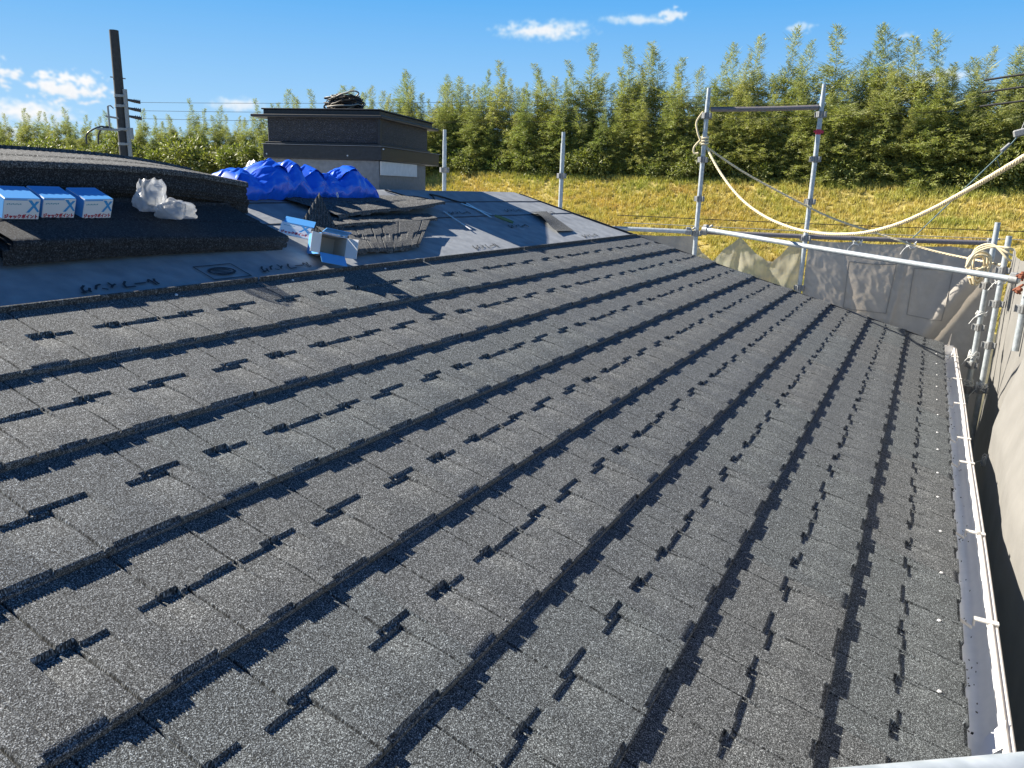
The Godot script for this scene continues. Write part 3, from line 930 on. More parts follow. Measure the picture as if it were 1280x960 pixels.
func rail(a: Vector3, b: Vector3, label: String, m: Material, rad := .0243, couplers := true) -> Node3D:
	var t := thing("scaffold_rail", label, "scaffold rail", a, "scaffold rails")
	var mb := MB.new()
	var pts := []
	for i in 13:
		pts.append((b - a) * (i / 12.0) + Vector3(0, -.006 * sin(PI * i / 12.0), 0))
	mb.tube(pts, rad, 18)
	part("tube", mb.mesh(), m, t)
	if couplers:
		var d := (b - a).normalized()
		clamp_part(t, d * .04, d, M.galv_dull)
		clamp_part(t, b - a - d * .04, d, M.galv_dull)
	return t

func cord(pts: Array, n := 40) -> Array:                          # a smooth line through the points
	var c := Curve3D.new()
	for i in pts.size():
		var tan: Vector3 = (pts[mini(i + 1, pts.size() - 1)] - pts[maxi(i - 1, 0)]) / 6.0
		c.add_point(pts[i], -tan, tan)
	var out := []
	var l := c.get_baked_length()
	for i in n + 1:
		out.append(c.sample_baked(l * i / n, true))
	return out

func build_scaffold() -> void:
	pole(-5.463, 8.03, -EY, 2.005, "scaffold pole just right of the chimney, farthest left of the uprights", [1.55, 1.10])
	pole(-4.077, 8.33, -EY, 1.996, "lone scaffold pole rising behind the pale underlay", [1.52, 1.10])
	pole(-2.564, 8.653, -EY, 2.459, "scaffold pole at the roof corner where the yellow ropes are tied", [2.18, 1.73, 1.32, .95])
	var b := pole(-1.451, 8.892, -EY, 2.496, "scaffold pole with a band of red tape at the far roof edge", [2.20, 1.76, 1.33, .95, .42])
	var tp := MB.new()
	tp.tube([Vector3(0, -.025, 0), Vector3(0, .025, 0)], .0262, 14)
	tp.box(Transform3D(Basis(Vector3.UP, .3), Vector3(.035, 0, .01)), Vector3(.03, .03, .002))
	tp.box(Transform3D(Basis(Vector3.UP, .2), Vector3(-.033, .003, .012)), Vector3(.028, .02, .002))
	part("red_tape", tp.mesh(), M.red_tape, b).position = Vector3(0, 2.03 + EY, 0)
	pole(.255, 8.6, -EY, 1.206, "scaffold pole behind the rope coil at the gutter's far end", [.62, .22, -.15, -.40], false)
	pole(.334, 8.2, -EY, 1.102, "scaffold pole in front of the rope coil, nearer of the corner pair", [.80, .50, .12, -.30], false)
	var p3 := pole(.41, 6.9, .30, 1.0, "short scaffold pole hanging at the right edge with rusty couplers", [.62], false)
	for q in [[.86, 0.0], [.78, .7]]:
		var mb := MB.new()
		mb.tube([Vector3(-.05, .0, 0), Vector3(.02, .05, .02)], .009, 8)
		mb.tube([Vector3(-.02, -.03, .03), Vector3(-.02, .035, .03)], .008, 8)
		mb.tube([Vector3(-.02, .02, .03), Vector3(-.02, .04, .03)], .016, 6)
		mb.box(Transform3D(Basis(Vector3.UP, .4), Vector3(-.02, .0, .02)), Vector3(.05, .025, .03), .004)
		var o := part("rusty_coupler", mb.mesh(), M.rust, p3)
		o.position = Vector3(-.045, q[0] - .30, .03); o.rotation = Vector3(q[1], .5, q[1])
	rail(W(-2.53, 2.245, 8.66), W(-1.48, 2.272, 8.885), "short dark rail joining the tops of the two tall poles", M.rail_dark, .0243, false)
	rail(W(-6.2, .985, 7.92), W(-2.60, .965, 8.61), "horizontal rail running left from the roped pole behind the underlay", M.galv)
	rail(W(-2.53, .965, 8.70), W(.30, .985, 9.30), "far horizontal rail that the grey netting hangs from", M.rail_dark)
	rail(W(-2.479, 1.003, 8.60), W(.372, .812, 7.13), "long bright rail running from the roped pole down to the rusty couplers", M.galv)
	rail(W(.30, -1.3, 8.4), W(.42, -1.3, -.6), "low rail of the scaffold below the gutter", M.galv_dull)
	rail(W(-.60, .89, .407), W(.40, .89, 1.153), "pale blue-grey rail just in front of the viewer at the bottom edge", M.galv, .0243, false)
	pole(.43, 1.13, -EY, 1.5, "scaffold pole just outside the right edge near the viewer", [1.0, .5], false)
	# a working platform below the gutter, and a plank hung on the poles
	var dk := MB.new()
	for i in 9:
		dk.box(Transform3D(Basis(), W(.38 - .0, -2.0, -.5 + i * 1.02)), Vector3(.40, .03, 1.0), .006)
	single("scaffold_deck", dk.mesh(), M.galv_dull, "narrow scaffold walkway far below the gutter in the shade", "walkway")
	var pl := MB.new()
	pl.box(Transform3D(Basis(Vector3(0, 0, 1), .10), W(.20, -.86, 8.5)), Vector3(.09, .95, .02), .004)
	single("wood_plank", pl.mesh(), M.board, "tan plank standing behind the feet of the corner poles", "plank")
	# wire ties on the corner poles
	for q in [[.255, 8.6, .35], [.255, 8.6, -.05], [.255, 8.6, -.32], [.334, 8.2, -.27], [.334, 8.2, .72], [-.44, 9.12, .93], [-.95, 9.02, .93]]:
		var mb := MB.new()
		for k in 4:
			var pts := []
			var ph := rng.randf() * TAU
			for i in 9:
				var a := ph + i * .8
				pts.append(W(q[0] + cos(a) * (.034 + .02 * rng.randf()), q[2] + rng.randf_range(-.04, .04), q[1] + sin(a) * .034))
			mb.tube(cord(pts, 24), .003, 5)
		mb.tube(cord([W(q[0], q[2], q[1] - .03), W(q[0] - .05, q[2] - .03, q[1] - .05), W(q[0] - .09, q[2] - .10, q[1] - .05)], 10), .003, 5)
		var lb: String = "white tie wire knotted round the %s" % ("corner pole behind the coil, %s" % ("upper knot" if q[2] > .2 else ("middle knot" if q[2] > -.1 else "lowest knot")) if q[1] == 8.6 else ("nearer corner pole, %s" % ("upper knot" if q[2] > 0 else "lower knot") if q[1] == 8.2 else ("far rail at the net's middle seam" if q[0] > -.6 else "far rail left of the net's middle seam")))
		single("tie_wire", mb.mesh(), M.tie, lb, "tie wire", Vector3.ZERO, "tie wires")

func build_ropes() -> void:
	var t := thing("thick_rope", "thick cream rope sagging from the roped pole out past the right edge", "rope")
	var mb := MB.new()
	var pts := cord([W(-2.58, 1.914, 8.70), W(-2.329, 1.603, 8.495), W(-2.035, 1.35, 8.21), W(-1.722, 1.188, 7.888), W(-1.398, 1.103, 7.52), W(-1.151, 1.085, 7.205), W(-.964, 1.092, 6.939), W(-.731, 1.131, 6.56), W(-.505, 1.214, 6.117), W(-.319, 1.32, 5.659), W(-.17, 1.425, 5.183), W(-.055, 1.515, 4.684), W(.055, 1.607, 4.197), W(.16, 1.70, 3.7), W(.30, 1.80, 3.1)], 400)
	rope_tube(mb, pts, .0135)
	part("strand", mb.mesh(), M.rope, t)
	var lp := MB.new()
	for k in 3:
		var c := []
		for i in 14:
			var a := TAU * i / 12.0
			c.append(W(-2.564 + cos(a) * .038, 1.90 + k * .03 + .01 * sin(a), 8.653 + sin(a) * .038))
		lp.tube(c, .011, 8)
	lp.tube(cord([W(-2.60, 1.93, 8.62), W(-2.64, 2.02, 8.62), W(-2.66, 2.12, 8.63), W(-2.60, 2.22, 8.63)], 14), .010, 8)
	lp.tube(cord([W(-2.60, 1.93, 8.62), W(-2.66, 1.86, 8.62), W(-2.66, 1.80, 8.63), W(-2.61, 1.80, 8.62)], 14), .010, 8)
	part("knot", lp.mesh(), M.rope, t)
	mb = MB.new()
	rope_tube(mb, cord([W(-2.54, 1.856, 8.72), W(-2.144, 1.615, 8.77), W(-1.677, 1.381, 8.83), W(-1.222, 1.175, 8.90), W(-.747, 1.031, 8.96), W(-.283, .907, 8.90), W(.12, .85, 8.66), W(.32, .84, 8.30)], 300), .0105)
	single("thin_rope", mb.mesh(), M.rope, "thinner cream rope stretched from the roped pole to the coil at the corner", "rope")
	# coil hanging on the corner poles
	mb = MB.new()
	for k in 6:
		var c := []
		var wd := rng.randf_range(.035, .075)
		var hh := rng.randf_range(.10, .165)
		var ox := rng.randf_range(-.02, .02)
		for i in 25:
			var a := TAU * i / 24.0
			c.append(W(.15 + ox + cos(a) * wd + .02 * sin(a * 2.0), .80 + sin(a) * hh - .02 * k * .3, 8.38 + .03 * k - .06 + cos(a) * .03 + rng.randf_range(-.006, .006)))
		mb.tube(cord(c, 60), .0105, 8)
	for k in 3:
		mb.tube(cord([W(.05 + k * .01, .80, 8.30), W(.10, .93 + k * .02, 8.25), W(.22, 1.0 + .01 * k, 8.2), W(.345, 1.0 - k * .045, 8.15), W(.38, .98 - k * .045, 8.2)], 24), .0105, 8)
	for k in 4:
		var c := []
		for i in 13:
			var a := TAU * i / 12.0
			c.append(W(.15 + cos(a) * .06, .72 + k * .022 + cos(a) * .02, 8.38 + sin(a) * .06))
		mb.tube(cord(c, 26), .0105, 8)
	single("rope_coil", mb.mesh(), M.rope, "coil of cream rope hung on the two corner poles", "rope coil")
	# heap of wire on the chimney cap
	mb = MB.new()
	var m2 := MB.new()
	var m3 := MB.new()
	var xf := Transform3D(Basis(Vector3.UP, deg_to_rad(14.5)).scaled(Vector3.ONE * 1.045), W(-4.027, 1.351, 4.912))
	for k in 46:
		var c := []
		var rx := rng.randf_range(.08, .19)
		var rz := rng.randf_range(.08, .17)
		var til := Vector2(rng.randf_range(-.45, .45), rng.randf_range(-.45, .45))
		var lift := rng.randf()
		rx *= 1.0 - .45 * lift; rz *= 1.0 - .45 * lift
		var o := Vector3(-.47 + rng.randf_range(-.03, .03), .565 + lift * .10, -.42 + rng.randf_range(-.04, .04))
		for i in 17:
			var a := TAU * i / 16.0 + k
			var p := Vector3(cos(a) * rx, 0, sin(a) * rz)
			p.y = maxf(-.03, p.x * til.x + p.z * til.y + rng.randf_range(-.008, .008)) * .8
			c.append(xf * (o + p))
		[mb, mb, mb, m2, m2, m3][k % 6].tube(cord(c, 34), rng.randf_range(.004, .0065), 5)
	var ht := thing("cable_heap", "tangled heap of old dark cable lying on top of the chimney", "cable heap")
	part("dark_cable", mb.mesh(), M.cable, ht); part("brown_cable", m2.mesh(), M.cable_brown, ht); part("pale_cable", m3.mesh(), M.cable_pale, ht)
	# lead on the underlay at the chimney's foot
	mb = MB.new()
	var lead := []
	for q in [[4.72, 4.07], [4.80, 3.98], [4.86, 3.86], [4.97, 3.80], [5.08, 3.86], [5.18, 3.95], [5.20, 3.99], [5.30, 3.93], [5.36, 3.85], [5.44, 3.80]]:
		lead.append(R(q[0], q[1], -.010))
	mb.tube(cord(lead, 60), .006, 6)
	single("black_lead", mb.mesh(), M.cable, "black electric lead trailing over the underlay at the foot of the chimney", "cable")
	# tools on the underlay
	var tool := thing("pull_saw", "hand saw with a pale blade and green grip lying on the shaded underlay", "saw")
	var bl := MB.new()
	bl.quad(R(5.36, 3.80, -.010), R(5.46, 3.56, -.008), R(5.475, 3.565, -.008), R(5.395, 3.81, -.010))
	bl.box(Transform3D(roof_basis * Basis(Vector3.UP, 1.28), R(5.42, 3.66, -.010)), Vector3(.30, .002, .022))
	part("blade", bl.mesh(), M.blade, tool)
	bl = MB.new()
	bl.tube([R(5.46, 3.53, -.005), R(5.485, 3.46, -.003), R(5.515, 3.385, -.005)], [.010, .014, .011], 10)
	part("grip", bl.mesh(), M.green_grip, tool)
	bl = MB.new()
	bl.box(Transform3D(roof_basis * Basis(Vector3.UP, 1.20), R(4.84, 3.49, -.012)), Vector3(.36, .004, .016), .001)
	single("measuring_stick", bl.mesh(), M.white_plastic, "thin white stick lying on the underlay beside the lifted shingle panel", "stick")

func rope_tube(mb: MB, pts: Array, rad: float) -> void:           # a laid rope: three strands twisted
	for s in 3:
		var c := []
		var run := 0.0
		for i in pts.size():
			var d: Vector3 = (pts[mini(i + 1, pts.size() - 1)] - pts[maxi(i - 1, 0)]).normalized()
			if i > 0: run += pts[i].distance_to(pts[i - 1])
			var sx := d.cross(Vector3.UP).normalized()
			var sy := sx.cross(d)
			var a := run * 60.0 + s * TAU / 3.0
			c.append(pts[i] + (sx * cos(a) + sy * sin(a)) * rad * .5)
		mb.tube(c, rad * .58, 6, false)

# ---------------------------------------------------------------- netting
func far_u(x: float) -> float:
	return 9.14 + .2144 * (x + .295)

func build_nets() -> void:
	# behind the underlay, left of the roped pole
	var mb := MB.new()
	mb.grid(60, 30, func(a: float, b: float) -> Vector3:
		var x := lerpf(-6.2, -2.60, a)
		var y := lerpf(.93 - .03 * absf(sin(a * 9.0)), -1.6, b)
		return W(x, y, far_u(x) + .06 + .03 * noise.get_noise_2d(x * 120.0, y * 60.0)), true)
	single("scaffold_net", mb.mesh(), M.net_dark, "grey netting hung left of the roped pole, mostly behind the roof", "netting", Vector3.ZERO, "scaffold netting")
	# slack sheer piece between the two tall poles
	var top := [[-2.56, .86], [-2.50, .74], [-2.38, .66], [-2.36, .665], [-2.27, .79], [-2.19, .85], [-2.106, .935], [-2.03, .86], [-1.93, .76], [-1.82, .685], [-1.76, .68], [-1.68, .76], [-1.58, .90], [-1.47, .93]]
	mb = MB.new()
	mb.grid(110, 40, func(a: float, b: float) -> Vector3:
		var x := lerpf(-2.56, -1.47, a)
		var yt := .7
		for i in top.size() - 1:
			if x >= top[i][0] and x <= top[i + 1][0]:
				yt = lerpf(top[i][1], top[i + 1][1], (x - top[i][0]) / (top[i + 1][0] - top[i][0]))
		var y := lerpf(yt, -1.4, b)
		# folds that fan out from the two points where it hangs
		var fold := 0.0
		for k in [[-2.106, .95, 1.0], [-1.45, .95, .8]]:
			var ang := atan2(x - k[0], k[1] - y)
			fold += k[2] * (.045 * absf(sin(ang * 4.5)) + .012 * sin(ang * 17.0)) * clampf((k[1] - y) * 2.5, 0, 1)
		return W(x, y, far_u(x) + .02 + fold + .015 * noise.get_noise_2d(x * 200.0, y * 200.0)), true)
	single("scaffold_net", mb.mesh(), M.net_sheer, "slack olive netting drooping between the two tall poles", "netting", Vector3.ZERO, "scaffold netting")
	# the big sheet from the taped pole to the corner
	var big := func(a: float, b: float) -> Vector3:
		var x := lerpf(-1.42, .42, a)
		var y := lerpf(.935 - .015 * absf(sin(a * 13.0)), -1.9, b)
		var below := .935 - y
		var d := 0.0
		d += (.02 * sin(clampf((x + 1.42) / 1.3, 0, 1) * PI) - .10 * (x + .5) * smoothstep(-1.2, -.6, x)) * clampf(below * 1.5, 0, 1)                  # bellies away
		var smooth_by := 1.0 - .85 * smoothstep(-.30, .0, x + below * .45)
		d += .016 * noise.get_noise_2d(x * 90.0, y * 60.0) + .004 * smooth_by * (1.0 - absf(noise2.get_noise_2d(x * 380.0 + y * 120.0, y * 330.0)) * 3.0)
		d += .009 * smooth_by * (1.0 - absf(noise2.get_noise_2d(x * 240.0 + y * 120.0, y * 160.0)) * 3.0) * clampf(below * 2.0, 0, 1)
		d -= .030 * exp(-pow((x + .45 + below * .10) / .028, 2.0))                                         # middle seam
		var f1 := x - (.30 - below * .55)
		d += -.10 * exp(-pow(f1 / .13, 2.0)) * clampf(below * 2.2, 0, 1)                                   # the curled folds by the corner
		d += .07 * exp(-pow((f1 - .20) / .10, 2.0)) * clampf(below * 2.0, 0, 1)
		d -= .05 * exp(-pow((x + 1.12 - below * .3) / .04, 2.0)) * clampf(below * 2.0, 0, 1)
		return W(x, y, far_u(x) + .05 + d)
	mb = MB.new()
	mb.grid(200, 150, big, true)
	var bn := thing("scaffold_net", "wide grey netting sheet hung from the far rail, rope coil at its right", "netting", Vector3.ZERO, "scaffold netting")
	part("sheet", mb.mesh(), M.net, bn)
	var sm := MB.new()
	var P := func(x: float, y: float) -> Vector3:
		return big.call((x + 1.42) / 1.84, clampf((.93 - y) / 2.83, 0, 1)) + Vector3(0, 0, .006)
	for rc in [[-.38, -.02, .70, .18], [-1.0, -.55, .72, .2]]:
		var cs := [Vector2(rc[0], rc[2]), Vector2(rc[1], rc[2]), Vector2(rc[1] - .03, rc[3]), Vector2(rc[0] + .0, rc[3] + .03), Vector2(rc[0], rc[2])]
		for i in 4:
			var pts := []
			for k in 25:
				var q: Vector2 = cs[i].lerp(cs[i + 1], k / 24.0)
				pts.append(P.call(q.x, q.y))
			sm.tube(pts, .0045, 5)
	part("sewn_seam", sm.mesh(), M.net_seam, bn)
	# along the eave to the viewer's right
	var side := func(a: float, b: float) -> Vector3:
		var u := lerpf(9.25, -.6, a)
		var y := lerpf(.95 - .05 * absf(sin(u * 1.7)), -3.2, b)
		var below := .95 - y
		var x := .45
		x -= .215 * smoothstep(6.6, 5.4, u) * clampf(below * 1.1, 0, 1) * (1.0 - .5 * smoothstep(3.0, 1.0, u))
		x += .040 * noise.get_noise_2d(u * 30.0 + y * 12.0, y * 16.0) + .012 * sin(u * 4.1 + y * 1.6 + 2.0 * noise.get_noise_2d(u * 20.0, y * 20.0)) + .004 * noise2.get_noise_2d(u * 90.0 + y * 60.0, y * 60.0)
		return W(x, y, u)
	mb = MB.new()
	mb.grid(220, 90, side)
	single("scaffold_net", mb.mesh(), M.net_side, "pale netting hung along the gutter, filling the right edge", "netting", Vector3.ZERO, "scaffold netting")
	# ties on the inside of that net
	for q in [[.30, -.42, 4.35, "upper"], [.30, -.42, 6.3, "far"]]:
		mb = MB.new()
		for k in 5:
			var pts := []
			for i in 7:
				pts.append(W(q[0] + rng.randf_range(-.025, .02), q[1] + rng.randf_range(-.05, .05), q[2] + rng.randf_range(-.03, .03)))
			mb.tube(cord(pts, 16), .004, 5)
		mb.tube(cord([W(q[0], q[1], q[2]), W(q[0] - .06, q[1] - .04, q[2] + .03), W(q[0] - .11, q[1] - .16, q[2] + .05)], 12), .0035, 5)
		single("net_tie", mb.mesh(), M.tie, "white cord tie on the inner side of the right-hand netting, %s one" % ("nearer" if q[3] == "upper" else "farther"), "cord tie")

# ---------------------------------------------------------------- utility pole and lines
func build_pole() -> void:
	var t := thing("utility_pole", "dark utility pole with a steel arm and insulators beyond the roof at the left", "utility pole", W(-23.45, -EY, 17.08))
	var mb := MB.new()
	mb.tube([Vector3(0, 0, 0), Vector3(0, 11.27, 0)], [.19, .135], 18)
	part("shaft", mb.mesh(), M.pole_wood, t)
	var across := Vector3(.59, 0, -.80)                       # along the crossarm, to the right as seen from the roof
	var toward := Vector3(.80, 0, .59)
	var at := func(s: float, y: float, z := 0.0) -> Vector3: return across * s + Vector3(0, y + EY, 0) + toward * z
	mb = MB.new()
	mb.tube([at.call(.16, .6, .16), at.call(.165, 3.95, .16)], .065, 12)
	part("steel_arm", mb.mesh(), M.pole_steel, t)
	for y in [3.75, 3.45, 2.75, 2.30]:
		mb = MB.new()
		mb.tube([at.call(0, y - .04), at.call(0, y + .04)], .17, 16)
		mb.box(Transform3D(Basis(), at.call(.1, y, .12)), Vector3(.22, .08, .16), .01)
		part("band", mb.mesh(), M.pole_steel, t)
	for y in [3.62, 3.37, 3.13]:
		mb = MB.new()
		mb.tube([at.call(.16, y + .03, .16), at.call(.36, y, .16), at.call(.58, y - .03, .16)], [.03, .045, .05], 8)
		for k in 4:
			mb.tube([at.call(.40 + k * .055, y - .005 * k, .16), at.call(.42 + k * .055, y - .005 * k, .16)], .065, 10)
		part("insulator", mb.mesh(), M.porcelain, t)
	mb = MB.new()
	mb.tube([at.call(-.22, 4.30), at.call(.22, 4.28)], .018, 8)
	part("step_bolt", mb.mesh(), M.pole_steel, t)
	mb = MB.new()
	mb.box(Transform3D(Basis(Vector3.UP, atan2(.8, .59)), at.call(-.28, 2.72, .1)), Vector3(.9, .07, .07), .01)
	part("cross_arm", mb.mesh(), M.pole_steel, t)
	mb = MB.new()
	mb.tube([at.call(-.36, 2.72, .1), at.call(-.36, 3.42, .1)], .03, 8)
	mb.tube([at.call(-.36, 3.42, .1), at.call(-.28, 3.44, .1), at.call(-.2, 3.36, .1)], .02, 8)
	mb.tube([at.call(-.45, 3.12, .1), at.call(.0, 3.06, .1)], .03, 8)
	part("bracket", mb.mesh(), M.pole_steel, t)
	for q in [[-.36, -1.05], [-.25, -.72]]:
		mb = MB.new()
		mb.tube(cord([at.call(q[0], 2.72, .1), at.call(q[0] - .2, 2.80, .1), at.call((q[0] + q[1]) * .5 - .12, 2.70, .1), at.call(q[1] + .02, 2.52, .1), at.call(q[1], 2.25, .1)], 20), .028, 6)
		part("jumper_cable", mb.mesh(), M.porcelain, t)
	mb = MB.new()
	mb.tube([at.call(.24, 2.45, .2), at.call(.24, 2.80, .2)], .07, 10)
	part("fuse", mb.mesh(), M.pole_steel, t)
	# lines running off to the right, in front of the bamboo
	var ends := [[5.25, "top"], [4.88, "middle"], [4.46, "bottom"]]
	for k in 3:
		mb = MB.new()
		var a: Vector3 = W(-23.45, 0, 17.08) + at.call(.58, [3.62, 3.37, 3.13][k] - EY - .03, .16)
		var b := W(1.6, ends[k][0], 30.0)
		var pts := []
		for i in 41:
			var f := i / 40.0
			pts.append(a.lerp(b + (b - a) * .25, f) + Vector3(0, -3.2 * f * (1.0 - f) * .45, 0))
		mb.tube(pts, .006, 5)
		single("power_line", mb.mesh(), M.wire, "%s one of three thin lines slung from the utility pole across the bamboo" % ends[k][1], "power line", Vector3.ZERO, "power lines")
	# heavier lines coming in at the right edge
	for k in 3:
		mb = MB.new()
		var y: float = [5.25, 4.88, 4.46][k]
		mb.tube(cord([W(.55, y - .13, 30.2), W(1.2, y - .06, 30.05), W(1.9, y + .02, 29.9), W(3.5, y + .25, 29.5)], 20), .035, 6)
		single("line_sleeve", mb.mesh(), M.wire, "black insulating sleeve on the %s line at the right edge" % ["top", "middle", "bottom"][k], "line sleeve", Vector3.ZERO, "sleeves on the lines")
	# guy wire with its clamp
	var g := thing("guy_wire", "thin blue-green guy wire rising to a grey clamp at the right edge", "guy wire")
	mb = MB.new()
	mb.tube([W(-.47, .92, 10.82), W(.42, 2.06, 11.62), W(.51, 2.20, 11.71)], .007, 6)
	mb.tube([W(.30, 1.92, 11.5), W(.36, 1.80, 11.6)], .005, 6)
	part("wire", mb.mesh(), M.wire_blue, g)
	mb = MB.new()
	mb.box(Transform3D(Basis(Vector3(0, 0, 1), .3), W(.52, 2.22, 11.7)), Vector3(.16, .09, .06), .015)
	part("clamp", mb.mesh(), M.galv_dull, g)
	mb = MB.new()
	mb.tube([W(.34, 1.99, 11.56), W(.42, 2.08, 11.62)], .022, 8)
	part("grip_sleeve", mb.mesh(), M.galv_dull, g)
	mb = MB.new()
	mb.tube([W(.52, 2.26, 11.7), W(.60, 2.62, 11.75)], .006, 6)
	part("hanger", mb.mesh(), M.galv_dull, g)
	# two long wires just beyond the scaffold
	mb = MB.new()
	mb.tube(cord([W(-4.0, 1.06, 10.0), W(-1.5, 1.05, 10.6), W(2.5, 1.07, 11.5)], 30), .005, 5)
	single("strung_wire", mb.mesh(), M.wire, "dark wire strung level just beyond the far rail", "wire")
	mb = MB.new()
	mb.tube(cord([W(-4.0, .955, 10.3), W(-1.5, .945, 10.9), W(2.5, .955, 11.9)], 30), .0045, 5)
	single("strung_wire", mb.mesh(), M.wire_pale, "pale wire strung just below the dark one beyond the far rail", "wire")

# ---------------------------------------------------------------- land and plants
func crest_y(x: float) -> float:
	return 2.13 - .0056 * (x - 1.0)

func build_land() -> void:
	var mb := MB.new()
	mb.quad(Vector3(-900, 0, 900), Vector3(900, 0, 900), Vector3(900, 0, -900), Vector3(-900, 0, -900))
	single("ground", mb.mesh(), M.ground, "flat ground round the house and beyond the embankment", "ground", Vector3.ZERO, "", "structure")
	mb = MB.new()
	var prof := [[46.0, -7.0], [49.0, -5.3], [52.0, -4.1], [56.0, -2.2], [60.0, -.5], [63.0, 1.15 - .35], [65.0, 0.0], [66.0, .12], [76.0, .1], [90.0, -7.0]]
	mb.grid(120, 45, func(a: float, b: float) -> Vector3:
		var x := lerpf(-220, 120, a)
		var u := lerpf(46.0, 92.0, b)
		var y := levee_y(x, u)
		return W(x, y + noise.get_noise_2d(x * 8.0, u * 8.0) * .18, u), true)
	single("embankment", mb.mesh(), M.levee, "long grassy embankment behind the house with bamboo along its top", "embankment", Vector3.ZERO, "", "structure")
	# grass on its near face
	var variants := MB.new()
	variants.colored = true
	for k in 9:
		var a := rng.randf() * TAU
		var r := rng.randf() * .16
		var p := Vector3(cos(a) * r, -.05, sin(a) * r)
		var ln := rng.randf_range(.22, .50)
		var lean := Vector3(rng.randf_range(-.16, .16), ln, rng.randf_range(-.16, .16))
		var sd := Vector3(cos(a * 3.0), 0, sin(a * 3.0)) * .022
		var c := Color(1, 1, 1) * rng.randf_range(.88, 1.1)
		variants.tri(p - sd, p + sd, p + lean * .6 + sd * .7, c)
		variants.tri(p - sd, p + lean * .6 + sd * .7, p + lean, c)
	var mm := MultiMesh.new()
	mm.transform_format = MultiMesh.TRANSFORM_3D
	mm.use_colors = true
	mm.mesh = variants.mesh()
	var count := 84000
	mm.instance_count = count
	for i in count:
		var u := 66.2 - pow(rng.randf(), .9) * 17.0
		var x := lerpf(-130, 46, pow(rng.randf(), .75))
		var k := noise.get_noise_2d(x * 7.0, u * 16.0)
		var k2 := noise2.get_noise_2d(x * 30.0, u * 60.0)
		var k3 := noise2.get_noise_2d(x * 9.0 + 300.0, u * 34.0)
		var s := rng.randf_range(.7, 1.35) * (1.0 + .3 * k2)
		mm.set_instance_transform(i, Transform3D(Basis(Vector3.UP, rng.randf() * TAU).scaled(Vector3(s, s, s)), W(x, levee_y(x, u), u)))
		var green := Color(.42, .46, .11)
		var gold := Color(.62, .54, .17)
		var rustc := Color(.57, .42, .18)
		var g := clampf(.22 + k * .8 + k2 * .5 + smoothstep(62.5, 66.0, u) * .75 + smoothstep(52.0, 49.0, u) * .6, 0, 1)
		var col := gold.lerp(green, g).lerp(rustc, clampf(k3 * 1.2 - .05, 0, .6) * (1.0 - g * .6))
		mm.set_instance_color(i, col * rng.randf_range(.85, 1.15))
	var o := MultiMeshInstance3D.new()
	o.name = "grass"; o.multimesh = mm; o.material_override = M.grass
	add_child(o)
	tag(o, "tall golden and green grass covering the slope of the embankment", "grass", "", "stuff")

func levee_y(x: float, u: float) -> float:
	var c := crest_y(x)
	if u < 65.0:
		return maxf(-EY - .1, c - (65.0 - u) * .48 - .25 * smoothstep(0.0, 3.0, 65.0 - u))
	if u < 76.0:
		return c + .15 * smoothstep(65.0, 67.0, u)
	return maxf(-EY - .1, c + .15 - (u - 76.0) * .5)

func leaf(mb: MB, p: Vector3, d: Vector3, nrm: Vector3, ln: float, wd: float, c: Color) -> void:
	var s := d.cross(nrm).normalized() * wd * .5
	var m := p + d * ln * .45
	mb.tri(p, m + s, p + d * ln, c)
	mb.tri(p, p + d * ln, m - s, c)

func bamboo(sd: int) -> Array:
	var r := RandomNumberGenerator.new()
	r.seed = sd
	var h := 10.0
	var lean := Vector3.RIGHT.rotated(Vector3.UP, r.randf() * TAU) * r.randf_range(.3, 1.3)
	var spine := func(f: float) -> Vector3: return Vector3(0, h * f * (1.0 - .02 * f * f), 0) + lean * f * f * f
	var cm := MB.new()
	var pts := []
	var rad := []
	for i in 15:
		pts.append(spine.call(i / 14.0)); rad.append(lerpf(.045, .006, i / 14.0))
	cm.tube(pts, rad, 6)
	var mb := MB.new()
	mb.colored = true
	var yellow := r.randf()
	var base_c := Color(.265, .315, .115).lerp(Color(.40, .395, .15), yellow * .85)
	var f := .03
	while f < 1.0:
		var L := 1.95 * pow(maxf(0.0, 1.0 - f), .72) * (1.0 if f > .3 else .80 + f * .67) + .16
		var nb := 6 if f < .7 else 5
		var clump := .85 + .3 * sin(f * 21.0 + sd)
		for b in nb:
			var az := r.randf() * TAU
			var up := lerpf(.25, 1.1, smoothstep(.5, 1.0, f))
			var d := Vector3(cos(az), up * r.randf_range(.6, 1.3), sin(az)).normalized()
			var o: Vector3 = spine.call(f)
			var ln := L * clump * r.randf_range(.55, 1.25)
			var n := int(10 + 36 * ln) if f < .72 else int(3 + 15 * ln)
			if f > .6:
				leaf(mb, o, d, Vector3(-sin(az), .2, cos(az)), ln * 1.35 + .12, .030, base_c * 1.2)
			for i in n:
				var tt := pow(r.randf(), .6)
				var p := o + d * ln * tt + Vector3(0, -.3 * tt * tt * ln, 0) + Vector3(r.randf_range(-.16, .16), r.randf_range(-.13, .13), r.randf_range(-.16, .16)) * (1.0 if f < .72 else .4)
				var ld := (d * .6 + Vector3(r.randf_range(-1, 1), r.randf_range(-.8, .5), r.randf_range(-1, 1))).normalized()
				var nn := Vector3(r.randf_range(-1, 1), r.randf_range(.2, 1.2), r.randf_range(-1, 1)).normalized()
				var c := base_c * r.randf_range(.65, 1.5)
				if r.randf() < .10: c = c.lerp(Color(.30, .24, .07), .6)
				leaf(mb, p, ld, nn, r.randf_range(.17, .33) * (1.0 if f < .65 else .8), r.randf_range(.038, .066) * (1.0 if f < .65 else .66), c)
		f += .0185
	return [cm.mesh(), mb.mesh()]

